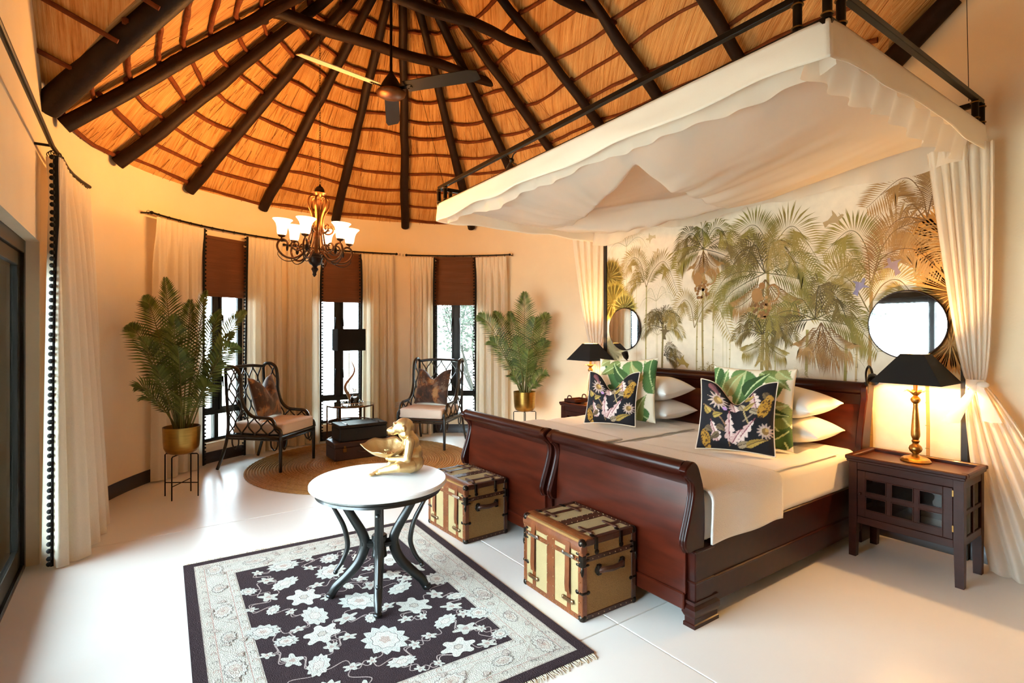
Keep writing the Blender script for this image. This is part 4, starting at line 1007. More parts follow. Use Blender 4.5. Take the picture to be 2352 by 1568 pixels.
# ---- tied net drapes at the two wall corners
def drape(name, label, top, tie, bot, wt, wb, dirt, dirb, seed, hem=.005):
    t = thing(name, label, 'drape', (bot[0], bot[1], 0), 0, 'tied net drapes'); O = Vector((bot[0], bot[1], 0))
    top, tie, bot = Vector(top), Vector(tie), Vector(bot)
    def build(layer, k0):
        def fn(u, v):
            z = 1-v; s = (u-.5)
            if v < .5:   # above the tie
                f = v/.5; c = top.lerp(tie, f); c.x += k0*.0; wd = wt*(1-f)**.62*(1-.0*f)+.085; bulge = .07*math.sin(PI*f)
                dr = Vector(dirt).normalized()
            else:
                f = (v-.5)/.5; c = tie.lerp(bot, f); wd = .085+(wb-.085)*(f**.75); bulge = 0; dr = Vector(dirt).lerp(Vector(dirb), f).normalized()
            nrm = Vector((-dr.y, dr.x, 0)); nf = 6.5
            amp = (.006+.030*min(1, wd/.4))*(.75+.5*mnoise.noise(Vector((u*9, v*2, seed+layer*5))))
            ph = u*nf*6.28+seed+layer*1.7+1.6*mnoise.noise(Vector((u*5, v*1.6, seed)))+.5*math.sin(v*3)
            p = c + dr*(s*wd*1.02) + nrm*(amp*math.sin(ph) + .02*math.sin(s*PI)*0 + layer*.03*(1 if v > .5 else 1)) + dr*(amp*.5*math.cos(ph*1.0+1))*.5
            p.z = max(hem, p.z + (.012*math.sin(u*17+seed) if v > .98 else 0))
            return tuple(p-O)
        return MB().grid(fn, 150, 60)
    obj('net', build(0, 0), 'net', t, 180); obj('net_lining', build(1, .0), 'net', t, 180)
    tb = MB(); k = tie-O
    tb.loft([[(k.x+.052*math.cos(a)*(1+.12*math.sin(3*a)), k.y+.045*math.sin(a), k.z+dz) for a in [2*PI*i/20 for i in range(20)]] for dz in (-.03, -.015, 0, .015, .03)], cap=False)
    obj('tie_band', tb, 'valance_cotton', t, 180)
    return t, k
dR, k = drape('net_drape', 'white net drape tied back beside the nightstand, pooling on the floor', (-1.235, 4.58, 2.84), (-1.165, 4.655, 1.235), (-.77, 4.56, .004), .26, .62, (1, .1, 0), (1, -.12, 0), .4)
# bow tails of the lamp-side drape
tm = MB()
for (a, b, c) in (((.02, -.05, .0), (-.05, -.07, -.14), (-.12, -.06, -.27)), ((.03, -.05, .0), (.07, -.07, -.12), (.10, -.05, -.24))):
    P = bez([k+Vector(a), k+Vector(b), k+Vector(c)], 14); V = []
    for i, p in enumerate(P): w = .018+.035*i/len(P); V += [p+Vector((-w, 0, 0)), p+Vector((0, -.012, -.004)), p+Vector((w, 0, 0))]
    tm.add(V, [q for i in range(len(P)-1) for q in ((3*i, 3*i+1, 3*i+4, 3*i+3), (3*i+1, 3*i+2, 3*i+5, 3*i+4))])
tm.ball(tuple(k+Vector((.05, -.045, .0))), (.035, .02, .022), 10, 8)
obj('bow', tm, 'valance_cotton', dR, 180)
drape('net_drape', 'white net drape tied behind the lamp beside the potted palm', (-4.86, 4.70, 2.80), (-5.08, 4.93, 1.30), (-5.16, 4.98, .004), .50, .42, (.8, .6, 0), (.8, .6, 0), 2.1)
# ================================================================== CURTAINS, RODS, BLINDS
def curtain(name, label, a0, a1, r, ztop, lead, folds, seed, flare=1.0, group='linen curtains at the round wall windows', zb=.012, pom=False, pathf=None, lu=None):
    """pinch-pleated panel hung along the round wall between angles a0 and a1 (deg); lead = which end carries the pompom trim (0 or 1)"""
    rnd_ = random.Random(seed); n = 170; m = 46
    path = pathf or (lambda f, zf: Vector(pol(a0+(a1-a0)*f, r, 0)))
    o3 = path(.5, 0); O = Vector((o3.x, o3.y, 0))
    ph = [rnd_.uniform(-.5, .5) for _ in range(5)]
    def fn(u, v):
        z = ztop-(ztop-zb)*v; f = u
        sp = (flare-1)*(v**1.3); f2 = (f-.5)*(1+sp)+.5
        p = path(f2, v); q = path(min(1.2, f2+.01), v)-path(f2-.01, v); q.z = 0; q.normalize(); nn = Vector((-q.y, q.x, 0))
        pleat = math.exp(-(v/.10)**2)
        w1 = math.sin(2*PI*folds*u+ph[0]); w1 = math.copysign(abs(w1)**.7, w1)
        w2 = math.sin(2*PI*folds*u+ph[0]+.5*math.sin(2*PI*u*1.3+ph[1]+v*1.5))
        pin = -abs(math.sin(PI*folds*2*u+ph[2]))**.35
        off = .030*pin*pleat + (1-pleat)*(.046*w2*(.65+.35*v)+.014*math.sin(2*PI*folds*2.3*u+ph[3]))
        if lu is not None: off *= min(1, max(.1, abs(u-lu)/.12))
        p = p + nn*off + q*((1-pleat)*.010*math.cos(2*PI*folds*u+ph[4])); p.z = z+(.008*math.sin(u*14+ph[1]) if v > .99 else 0)
        return tuple(p-O)
    t = thing(name, label, 'curtain', O, 0, group)
    mb = MB().grid(fn, n, m); obj('panel', mb, 'curtain', t, 180)
    # black pompom braid on the leading edge
    u = (0 if lead == 0 else 1) if lu is None else lu
    ed = [Vector(fn(u, j/m)) for j in range(m+1)]; ins = [Vector(fn(abs(u-.02), j/m)) for j in range(m+1)]
    tp = MB(); V = []
    d0 = path(0, 0)-path(1, 0); d0.z = 0; d0.normalize(); d0 = d0 if lead == 0 else -d0
    if lu is not None: d0 = Vector((.45, -.9, 0)).normalized()
    nv_ = Vector((-d0.y, d0.x, 0)); wd = .020 if not pom else .022
    for j in range(m+1):
        e = ed[j]+(Vector((.022, .004, 0)) if lu is not None else Vector()); V += [e+nv_*.006+d0*.004, e+nv_*.006-d0*wd, e-nv_*.006-d0*wd, e-nv_*.006+d0*.004]
    tp.loft([V[4*j:4*j+4] for j in range(m+1)]); obj('braid', tp, 'black_trim', t, None)
    H = ztop-zb; cnt = int(H/.045); rb = .0125
    pts = []
    for k in range(cnt):
        v = (k+.5)/cnt; j = v*m; e = ed[int(j)].lerp(ed[min(m, int(j)+1)], j-int(j)); pts.append(e+d0*.018+(Vector((.030, .010, 0)) if lu is not None else Vector())+Vector((0, 0, rnd_.uniform(-.006, .006))))
    if pom:
        pm = MB().ball((0, 0, 0), (.015, .015, .0165), 8, 6).mesh('pompom', 180)
        for p in pts: q = link('pompom', pm, 'black_trim', t); q.location = p
    else:
        pm = MB()
        for p in pts: pm.ball(tuple(p), rb, 6, 4)
        stuff(obj('pompom_fringe', pm, 'black_trim', t, 180))
    return t
RC = RAD-.115
W_ = ['window behind the larger palm', 'window behind the horn lamp', 'window nearest the bed']
SP = [(-127.9, -142.0, -153.8, -164.0, 2.775), (-165.6, -175.6, -186.8, -196.6, 2.715), (-201.6, -209.3, -221.8, -232.0, 2.705)]
for k, (a, b, c, d, zt_) in enumerate(SP):
    curtain('curtain', 'cream pompom edged curtain, panel away from the bed, at the %s' % W_[k], a, b, RC, zt_, 1, 4.5, 20+k, 1.03)
    curtain('curtain', 'cream pompom edged curtain, panel towards the bed, at the %s' % W_[k], c, d, RC, zt_, 0, 4, 30+k, 1.06)
    rod = thing('curtain_rod', 'black curtain rod above the %s' % W_[k], 'curtain rod', pol((a+d)/2, RC, 0), 0, 'black curtain rods'); O = Vector(rod.location)
    ang = [a+1.0+(d-a-2.0)*i/24 for i in range(25)]
    obj('rod', MB().tube([Vector(pol(q, RC, zt_+.03))-O for q in ang], .011, 10), 'black_iron', rod)
    for q in (ang[0], ang[-1]):
        p = Vector(pol(q, RC, zt_+.03))-O; obj('finial', MB().ball(tuple(p), (.02, .02, .018), 10, 8), 'black_iron', rod)
        obj('bracket', MB().tube([p, Vector(pol(q, RAD-.004, zt_+.03))-O], .008, 8), 'black_iron', rod)
    for q in [a+2+(d-a-4)*i/13 for i in range(14)]:
        c_ = Vector(pol(q, RC, zt_+.025))-O; tdir = Vector((math.cos(math.radians(q)), math.sin(math.radians(q)), 0))
        obj('ring', MB().tube([c_+tdir*.018*math.cos(x)+Vector((0, 0, .018*math.sin(x))) for x in [2*PI*i/10 for i in range(10)]], .0025, 5, closed=True), 'black_iron', rod)
    # woven blind, drawn part-way
    wa, ww = WIN[k]; bl = thing('woven_blind', 'brown woven cane blind half lowered over the %s' % W_[k], 'blind', pol(wa, RAD-.012, 0), math.radians(wa-90), 'woven cane blinds')
    bw = .72; z0 = (2.02, 2.02, 2.0)[k]
    def bf(u, v, z0=z0, bw=bw): return (-bw/2+bw*u, .0+.003*math.sin(v*40), 2.70-(2.70-z0)*v)
    b_ = obj('blind_cloth', MB().grid(bf, 4, 60), 'bamboo_blind', bl, 180); b_.modifiers.new('t', 'SOLIDIFY').thickness = .006
    obj('bottom_bar', MB().box(-bw/2, bw/2, -.012, .008, z0-.02, z0+.006, .003), 'bamboo_blind', bl); obj('head_rail', MB().box(-bw/2, bw/2, -.02, .010, 2.69, 2.73, .003), 'bamboo_blind', bl)
# big curtain and rod at the glass door, following the wall into the curve
DB = bez([(-4.87, -.50, 0), (-4.725, -.445, 0), (-4.78, -.31, 0), (-5.08, -.25, 0), (-5.42, -.21, 0), (-5.78, -.20, 0)], 60)
DT = bez([(-4.80, -.455, 0), (-4.745, -.43, 0), (-4.85, -.415, 0), (-5.15, -.41, 0), (-5.48, -.375, 0), (-5.80, -.31, 0)], 60)
def dpath(f, v):
    f = min(.999, max(0, f))*60; i = int(f); k = f-i; a = DT[i].lerp(DT[min(60, i+1)], k); b = DB[i].lerp(DB[min(60, i+1)], k)
    return a.lerp(b, v**.8)
curtain('door_curtain', 'tall cream linen curtain with black pompom edge beside the glass door', 0, 0, 0, 2.77, 0, 6.5, 50, 1.0, 'linen door curtains', .012, True, dpath, lu=.17)
rod = thing('door_curtain_rod', 'long black curtain rod above the sliding glass door', 'curtain rod', (-3.3, YL+.09, 0)); O = Vector(rod.location)
pts = [Vector((-.9, YL+.09, 2.80)), Vector((-2.5, YL+.09, 2.80)), Vector((-4.6, YL+.09, 2.80))] + [Vector(pol(270-q, RC, 2.80)) for q in (0, 4, 8, 12, 16)]
obj('rod', MB().tube([p-O for p in pts], .014, 10), 'black_iron', rod)
for p in (pts[0], pts[2], pts[-1]): obj('bracket', MB().tube([p-O, Vector((p.x, YL+.002, 2.80))-O] if p.x > -5 else [p-O, Vector(pol(254, RAD-.004, 2.80))-O], .009, 8), 'black_iron', rod)
for i in range(10):
    f = dpath(i/9.5, 0); c_ = Vector((f.x, f.y, 2.79))-O; obj('ring', MB().tube([c_+Vector((0, .022*math.cos(x), .022*math.sin(x))) for x in [2*PI*j/12 for j in range(12)]], .003, 5, closed=True), 'black_iron', rod)
# ================================================================== RATTAN CHAIRS
def make_chair(label):
    t = thing('rattan_chair', label, 'armchair', (0, 0, 0), 0, 'black rattan wing chairs'); W = .335; r = .0195
    side = bez([(0, -.36, 1.13), (0, -.33, 1.165), (0, -.25, 1.165), (0, -.185, 1.11), (0, -.16, .97), (0, -.155, .84), (0, -.11, .70), (0, -.02, .615), (0, .10, .60), (0, .20, .595), (0, .245, .565), (0, .275, .50), (0, .33, .465), (0, .345, .40)], 60)
    def ytop(y):
        best = 0
        for a, b in zip(side[:-1], side[1:]):
            if min(a.y, b.y)-1e-6 <= y <= max(a.y, b.y)+1e-6:
                f = (y-a.y)/(b.y-a.y) if abs(b.y-a.y) > 1e-9 else 0; best = max(best, a.z+(b.z-a.z)*f)
        return best
    fz = .385
    for sx in (-1, 1):
        x = sx*W
        obj('wing_rail', MB().tube([(x+sx*.012*max(0, (p.z-.6))*.6, p.y, p.z) for p in side], r, 10), 'rattan', t)
        obj('leg', MB().tube(bez([(x*1.06, -.45, 0), (x*1.02, -.385, .18), (x, -.34, .36), (x, -.325, .55), (x, -.345, .85), (x, -.36, 1.13)], 24), [.016]*4+[.018]*60 if False else .0175, 10), 'rattan', t)
        obj('leg', MB().tube([(x, .335, 0), (x, .335, .2), (x, .335, .42)], [.017, .019, .02], 10), 'rattan', t)
        obj('seat_rail', MB().tube([(x, -.34, fz), (x, .335, fz)], .02, 10).tube([(x, -.34, fz-.032), (x, .335, fz-.032)], .011, 8), 'rattan', t)
        # side lattice: mirrored wavy canes
        n = 8; sp = .655/n
        for k in range(n):
            yc = -.315+sp*(k+.5); P = []; sg = 1 if k % 2 else -1; zt = ytop(min(.32, yc)); z = fz+.012; per = .27 if yc < -.13 else max(.17, zt-fz-.02)
            m = int((zt-z)/.014)+1
            for i in range(m+1):
                zz = z+(zt-z)*i/m; y = yc+sg*sp*.48*math.cos(2*PI*(zz-z)/per); y = min(.335, max(-.345, y)); P.append((x+sx*.012*max(0, zz-.6)*.6, y, min(zz, ytop(y) if yc > -.15 else zz)))
            obj('cane', MB().tube(P, .0085, 6), 'rattan', t, 180)
        for y0 in (.335, -.31):
            d = -1 if y0 > 0 else 1
            obj('loop', MB().tube(bez([(x, y0+d*.035, fz-.03), (x, y0+d*.04, fz-.10), (x, y0+d*.075, fz-.145), (x, y0+d*.115, fz-.10), (x, y0+d*.12, fz-.03)], 20), .0085, 7), 'rattan', t)
        obj('loop', MB().tube(bez([(sx*(W-.035), .335, fz-.03), (sx*(W-.04), .335, fz-.10), (sx*(W-.075), .335, fz-.145), (sx*(W-.115), .335, fz-.10), (sx*(W-.12), .335, fz-.03)], 20), .0085, 7), 'rattan', t)
    obj('seat_rail', MB().tube([(-W, .335, fz), (W, .335, fz)], .02, 10).tube([(-W, .335, fz-.034), (W, .335, fz-.034)], .012, 8), 'rattan', t)
    obj('seat_rail', MB().tube([(-W, -.335, fz), (W, -.335, fz)], .02, 10), 'rattan', t)
    obj('top_rail', MB().tube(bez([(-W-.004, -.36, 1.13), (-W*.5, -.375, 1.15), (0, -.38, 1.155), (W*.5, -.375, 1.15), (W+.004, -.36, 1.13)], 24), r, 10), 'rattan', t)
    n = 8; sp = 2*(W-.02)/n
    for k in range(n):
        xc = -W+.02+sp*(k+.5); sg = 1 if k % 2 else -1; P = []
        for i in range(53):
            zz = fz+.01+(1.145-fz-.01)*i/52; yb = -.325-.055*max(0, (zz-.5)/.65)
            P.append((xc+sg*sp*.48*math.cos(2*PI*(zz-1.145)/.30), yb, zz))
        obj('cane', MB().tube(P, .0085, 6), 'rattan', t, 180)
    # cushion with piped edge
    mb = MB().box(-.305, .305, -.29, .355, .405, .535, .028, seg=3)
    for i, v in enumerate(mb.v):
        if v[2] > .52: mb.v[i] = (v[0], v[1], v[2]+.0)
    c = obj('seat_cushion', mb, 'seat_cloth', t, 50)
    for z in (.422, .519): obj('piping', MB().tube([(-.30, -.28, z), (-.30, .345, z), (-.29, .352, z), (.29, .352, z), (.30, .345, z), (.30, -.28, z)], .004, 6), 'seat_cloth', c)
    obj('seat_deck', MB().box(-.315, .315, -.32, .32, .385, .405, .004), 'rattan', t)
    return t
ch1 = make_chair('black rattan wing chair standing in front of the larger potted palm'); ch1.location = (-6.86, 1.355, .010); ch1.rotation_euler.z = math.radians(44-90)
ch2 = dup(ch1, (-6.78, 3.40, .010), math.radians(-50-90), 'black rattan wing chair on the jute rug near the bed end')
v1, v2 = pat_velvet(2.0), pat_velvet(7.3)
def on_chair(ch, lx, ly, rz):
    M_ = Matrix.Translation(ch.location) @ Matrix.Rotation(ch.rotation_euler.z, 4, 'Z'); return tuple(M_ @ Vector((lx, ly, 0)))[:2], ch.rotation_euler.z+PI+rz
for ch, pc, lb, lx, rz in ((ch1, v1, 'brown velvet cushion with chopped top on the chair in front of the larger palm', -.05, .12), (ch2, v2, 'brown and grey velvet cushion with chopped top on the chair near the bed', .03, -.1)):
    (px_, py_), rzz = on_chair(ch, lx, -.13, rz)
    cushion('velvet_cushion', lb, 'cushion', 'brown velvet cushions', .53, .51, .16, (px_, py_, .550), rzz, .27, 0, 96, .13, pc, '#8d8a86', 'velvet')
# ================================================================== SIDE TABLE, CASES, HORN LAMP
t = thing('side_table', 'round glass and bronze side table behind the stacked cases', 'side table', (-7.27, 2.43, .0125)); R = .315
circ = lambda r, z, n=40: [(r*math.cos(2*PI*i/n), r*math.sin(2*PI*i/n), z) for i in range(n)]
obj('glass_top', MB().lathe([(0, .578), (R-.004, .578), (R, .574), (R-.004, .570), (0, .570)], 48), 'clear_glass', t, 30)
for nm, z, rr_ in (('rim', .566, .012), ('ring', .34, .009), ('ring', .10, .009)): obj(nm, MB().tube(circ(R-.012, z), rr_, 8, closed=True), 'bronze', t)
for k in range(6):
    a = 2*PI*k/6+.3; c, s_ = (R-.012)*math.cos(a), (R-.012)*math.sin(a)
    l_ = obj('leg', MB().tube([(c, s_, .0), (c, s_, .565)], .0105, 8), 'bronze', t); obj('ball', MB().ball((c, s_, .34), .017, 10, 8), 'bronze', l_)
def case(name, label, loc, sx, sy, h, m, lockm, lid):
    t = thing(name, label, 'case', loc, 0, 'stacked old cases'); body = obj('body', MB().box(-sx/2, sx/2, -sy/2, sy/2, 0, h*lid-.002, .008), m, t); obj('lid', MB().box(-sx/2-.004, sx/2+.004, -sy/2-.004, sy/2+.004, h*lid, h, .008), m, t)
    for sy_ in (-1, 1):
        for sz in (.01, h-.02): obj('corner', MB().box(sx/2-.03, sx/2+.006, *sorted((sy_*(sy/2-.03), sy_*(sy/2+.006))), sz, sz+.012 if sz > .05 else sz+.02, .003), lockm if name == 'suitcase' else m, t)
    return t
c1 = case('suitcase', 'dark brown leather suitcase lying on the jute rug under a black trunk', (-6.69, 2.345, .012), .36, .72, .215, 'case_brown', 'case_brown', .72)
for y in (-.24, .22): obj('lock', MB().box(.182, .190, y-.022, y+.022, .10, .145, .002).box(.184, .194, y-.012, y+.012, .15, .175, .002), 'brass_lock', c1)
obj('handle', MB().tube(bez([(.185, -.07, .10), (.205, -.06, .095), (.21, 0, .085), (.205, .06, .095), (.185, .07, .10)], 16), .008, 8), 'case_brown', c1)
c2 = case('metal_trunk', 'black metal trunk with worn paint marks on top of the brown suitcase', (-6.72, 2.36, .228), .34, .60, .20, 'steel_trunk', 'steel_trunk', .8)
for y in (-.2, .2): obj('hasp', MB().box(-.06, .16, y-.012, y+.012, .199, .2045, .001).ball((.13, y, .206), .010, 8, 6), 'hardware', c2)
mat('faded_paint', '#2b2620', .7); wm = MB(); wr = random.Random(9)
for k in range(9): y = -.10+.022*k+wr.uniform(-.004, .004); z = .095+.004*k; wm.tube([(.1755, y, z+wr.uniform(-.012, 0)), (.1755, y+wr.uniform(.002, .012), z+wr.uniform(0, .016))], .0016, 4)
obj('worn_marking', wm, 'faded_paint', c2)
# horn lamp on the side table
t = thing('horn_lamp', 'twisted horn table lamp with black box shade in front of the window', 'lamp', (-7.43, 2.46, .5915))
obj('base', MB().box(-.06, .06, -.07, .07, 0, .022, .004), 'ebony', t); obj('pole', MB().tube([(0, 0, .02), (0, 0, .84)], .006, 8), 'brass', t)
P = []; 
for i in range(46):
    f = i/45; a = 2.2+f*7.0; q = .035+.03*math.sin(f*PI); P.append((q*math.cos(a)*(.6), .03*f+q*math.sin(a)-.0, .02+.56*f))
obj('horn', MB().tube(P, [.024*(1-i/46)**.8+.003 for i in range(46)], 10), 'horn', t)
sb = MB(); z0, z1 = .72, 1.02
for a, b in (((-.13, -.19), (.13, -.19)), ((.13, -.19), (.13, .19)), ((.13, .19), (-.13, .19)), ((-.13, .19), (-.13, -.19))): sb.bar((a[0], a[1], (z0+z1)/2), (b[0], b[1], (z0+z1)/2), .005, z1-z0)
obj('shade', sb, 'black_shade', t, None); obj('shade_spider', MB().tube([(-.128, 0, .84), (.128, 0, .84)], .003, 6), 'brass', t)
# silver gallery tray, decanter and glasses
t = thing('silver_tray', 'round silver gallery tray on the glass side table', 'tray', (-7.14, 2.41, .5915))
obj('tray_base', MB().lathe([(0, 0), (.14, 0), (.145, .004), (0, .006)], 36), 'silver', t, 30); gm = MB()
gm.tube(circ(.143, .034, 36), .0035, 6, closed=True)
for k in range(36): a = 2*PI*k/36; b = a+.087; gm.tube([(0.143*math.cos(a), 0.143*math.sin(a), .004), (0.143*math.cos(b), 0.143*math.sin(b), .034)], .0022, 4).tube([(0.143*math.cos(b), 0.143*math.sin(b), .004), (0.143*math.cos(a), 0.143*math.sin(a), .034)], .0022, 4)
obj('gallery', gm, 'silver', t, 60)
t = thing('decanter', 'square glass decanter half full of dark liquor on the silver tray', 'decanter', (-7.13, 2.44, .598))
obj('liquor', MB().lathe([(0, .004), (.048, .004), (.053, .012), (.053, .085), (.04, .098), (0, .098)], 20), 'smoked_glass', t, 40)
obj('bottle', MB().lathe([(0, 0), (.05, 0), (.057, .008), (.057, .088), (.045, .105), (.02, .125), (.017, .17), (.026, .182), (.022, .184), (.013, .172)], 20), 'clear_glass', t, 40); obj('stopper', MB().lathe([(0, .17), (.013, .17), (.014, .186), (.03, .20), (.028, .225), (0, .23)], 14), 'clear_glass', t, 40)
for k, (x, y) in enumerate(((-7.19, 2.33), (-7.11, 2.52))):
    t = thing('liqueur_glass', ('small clear liqueur glass on the tray, door side of the decanter', 'small clear liqueur glass on the tray, bed side of the decanter')[k], 'glass', (x, y, .598), 0, 'liqueur glasses on the tray')
    obj('cup', MB().lathe([(0, .002), (.02, .004), (.026, .05), (.023, .05), (.018, .008), (0, .006)], 16), 'clear_glass', t, 40); obj('rim', MB().tube(circ(.0245, .05, 16), .001, 4, closed=True), 'silver', t)
# jute rug: braided rings
t = thing('jute_rug', 'round braided jute rug under the rattan chairs', 'rug', (-6.35, 2.30, 0)); nR = 44; RR_ = 1.32
rm = [MB(), MB()]; cc = random.Random(5)
for k in range(nR):
    r0 = RR_*(k)/nR; r1 = RR_*(k+1)/nR; seg_ = max(10, int(2*PI*r1/.09)); w = r1-r0
    n = seg_*4
    def ring(mb):
        V = []; prof = [(r0+.002, .002), (r0+w*.25, .009), (r0+w*.5, .0115), (r0+w*.75, .009), (r1-.002, .002)]
        for i in range(n):
            a = 2*PI*i/n; tw = math.sin(i*PI/2+k)
            for j, (q, z) in enumerate(prof): V.append(((q+.002*tw)*math.cos(a), (q+.002*tw)*math.sin(a), z+(.0018*math.cos(i*PI/2+j*1.2) if 0 < j < 4 else 0)))
        mb.add(V, [(i*5+j, ((i+1) % n)*5+j, ((i+1) % n)*5+j+1, i*5+j+1) for i in range(n) for j in range(4)])
    ring(rm[1 if (k*7) % 5 == 0 else 0])
obj('braid', rm[0], 'jute', t, 180); obj('dark_braid', rm[1], 'jute_dark', t, 180); obj('backing', MB().lathe([(0, .0015), (RR_-.005, .0015), (RR_-.005, .0005), (0, .0005)], 64), 'jute_dark', t, None)
# ================================================================== STEAMER TRUNKS
def make_trunk(label):
    W, D, H = .55, .41, .44
    t = thing('steamer_trunk', label, 'trunk', (0, 0, 0), 0, 'leather bound steamer trunks'); x0, x1, y0, y1 = -W/2, W/2, 0, D; lz = .335
    obj('body', MB().box(x0, x1, y0, y1, .0, lz-.001, .006), 'canvas_tan', t); lid = obj('lid', MB().box(x0, x1, y0, y1, lz, H, .010, seg=2), 'canvas_tan', t)
    e = .004
    # cream canvas on front (y0) and top
    obj('front_canvas', MB().box(x0+.03, x1-.03, y0-e*.5, y0+.002, .03, H-.05, .0005), 'canvas_cream', t); obj('top_canvas', MB().box(x0+.03, x1-.03, y0+.03, y1-.03, H-.002, H+e*.5, .0005), 'canvas_cream', lid)
    # leather bindings on the edges
    b = .034
    for x in (x0, x1):
        sx = 1 if x > 0 else -1
        for y in (y0, y1):
            sy = 1 if y > 0 else -1
            obj('edge_binding', MB().box(*sorted((x+sx*e, x-sx*b)), *sorted((y+sy*e if sy > 0 else y-e, y-b if sy > 0 else y+b)), .0, H-.005, .004), 'leather' if sy < 0 else 'leather_dark', t)
        for z, zz in ((0, b), (H-b, H+e)): obj('edge_binding', MB().box(*sorted((x+sx*e, x-sx*b)), y0, y1, z, zz, .005), 'leather_dark', t)
        obj('lid_binding', MB().box(*sorted((x+sx*e, x-sx*.004)), y0+.01, y1-.01, lz-.014, lz+.014, .002), 'leather_dark', t)
    obj('edge_binding', MB().box(x0, x1, y0-e, y0+b, 0, b*.9, .004), 'leather', t); obj('edge_binding', MB().box(x0, x1, y1-b, y1+e, 0, b*.9, .004), 'leather_dark', t)
    # rounded leather nose of the lid along the front top edge
    q = [(y0-e-.004, H-.062), (y0-e-.005, H-.032), (y0+.004, H-.006), (y0+.035, H+.009), (y0+.075, H+.007), (y0+.075, H-.004), (y0+.03, H-.004), (y0+.004, H-.035), (y0+.004, H-.062)]
    obj('leather_nose', MB().loft([[(x, a, z) for a, z in q] for x in (x0-.003, x1+.003)]), 'leather', lid, 50)
    obj('edge_binding', MB().box(x0, x1, y1-b, y1+e, H-b, H+e, .004), 'leather_dark', lid); obj('lid_binding', MB().box(x0+.01, x1-.01, y0-e*1.4, y0, lz-.014, lz+.014, .002), 'leather', t)
    # leather strips up the front and over the top
    for xc, w in ((0, .075), (-.165, .032), (.165, .032)):
        obj('leather_strip', MB().box(xc-w/2, xc+w/2, y0-e*1.3, y0+.001, .02, H-.05, .001), 'leather', t); obj('leather_strip', MB().box(xc-w/2, xc+w/2, y0+.05, y1-.01, H-.001, H+e*1.3, .001), 'leather_dark', lid)
    for xc in (-.165, .165):
        s_ = obj('strap', MB().loft([[(xc-.019, y, z), (xc+.019, y, z), (xc+.019, y-.004, z), (xc-.019, y-.004, z)] for y, z in ((y0-.006, H-.03), (y0-.013, H-.09), (y0-.014, .25), (y0-.017, .17), (y0-.012, .125))]), 'leather', t, 60)
        for z in (H-.10, .085):
            bk = MB().box(xc-.036, xc+.036, y0-.019, y0-.014, z-.011, z+.011, .002).ball((xc-.038, y0-.013, z), (.014, .008, .014), 8, 6).ball((xc+.038, y0-.013, z), (.014, .008, .014), 8, 6)
            obj('buckle', bk, 'silver' if z > .2 else 'stud', s_)
        for yy in (.12, .31):
            obj('handle_loop', MB().box(xc-.04, xc+.04, y0+yy-.011, y0+yy+.011, H+.004, H+.011, .003).ball((xc-.045, y0+yy, H+.006), (.02, .013, .007), 8, 6).ball((xc+.045, y0+yy, H+.006), (.02, .013, .007), 8, 6), 'leather_dark', lid)
    # side handles
    for sx in (-1, 1):
        x = sx*(W/2); hd = obj('side_handle', MB().tube(bez([(x+sx*.012, .115, .262), (x+sx*.03, .14, .268), (x+sx*.036, .205, .264), (x+sx*.03, .27, .268), (x+sx*.012, .295, .262)], 18), .013, 8, flat=1.3), 'leather_dark', t)
        for y in (.115, .295): obj('handle_plate', MB().box(*sorted((x, x+sx*.02)), y-.014, y+.014, .235, .295, .004).ball((x+sx*.008, y-.012, .265), (.008, .018, .022), 8, 6), 'hardware', hd)
        for y in (.10, .29): obj('lid_clasp', MB().box(*sorted((x-sx*.02, x+sx*.010)), y-.012, y+.012, H-.06, H+.006, .003).ball((x+sx*.008, y, H-.072), (.007, .016, .016), 6, 5).ball((x-sx*.03, y, H+.006), (.02, .014, .006), 6, 5), 'hardware', lid)
    # metal corners
    for x in (x0, x1):
        sx = 1 if x > 0 else -1
        for y in (y0, y1):
            sy = -1 if y == y0 else 1
            for z, zs in ((.016, 1), (H-.016, -1)): obj('corner_cap', MB().ball((x-sx*.012, y-sy*.012, z), (.024, .024, .024), 10, 8), 'hardware', t)
            br = MB().box(*sorted((x-sx*.03, x+sx*.007)), *sorted((y-sy*.03, y+sy*.007)), lz-.045, lz+.03, .008)
            for dz in (-.03, 0, .03): br.ball((x-sx*.035, y+sy*.005, lz+dz), (.014, .005, .007), 6, 5).ball((x+sx*.005, y-sy*.035, lz+dz), (.005, .014, .007), 6, 5)
            br.ball((x, y, lz-.06), (.010, .010, .03), 8, 6); obj('lid_bracket', br, 'hardware', t)
            md_ = MB().box(*sorted((x-sx*.03, x+sx*.007)), *sorted((y-sy*.03, y+sy*.007)), .145, .162, .004).ball((x-sx*.04, y+sy*.004, .153), (.014, .005, .012), 6, 5).ball((x+sx*.004, y-sy*.04, .153), (.005, .014, .012), 6, 5); obj('corner_clamp', md_, 'hardware', t)
    sm = MB()
    for k in range(7):
        z = .05+k*.055
        for xc in (-.028, .028, x0+.014, x1-.014): sm.ball((xc, y0-.007, z), .0042, 6, 4)
    for k in range(14): x = x0+.03+k*.038; sm.ball((x, y0-.007, lz), .0038, 6, 4).ball((x, y0-.006, .016), .0038, 6, 4); sm.ball((x, y1-.016, H+.005), .0038, 6, 4)
    for k in range(9):
        y = y0+.03+k*.043
        for x in (x0-.005, x1+.005): sm.ball((x, y, lz), .0038, 6, 4).ball((x, y, .018), .0038, 6, 4)
        for xc in (-.028, .028): sm.ball((xc, y+.02, H+.006), .0038, 6, 4)
    stuff(obj('studs', sm, 'stud', t, 180))
    return t
tr1 = make_trunk('leather and canvas steamer trunk at the foot of the bed nearer the glazed nightstand'); tr1.location = (-2.455, 2.015, 0)
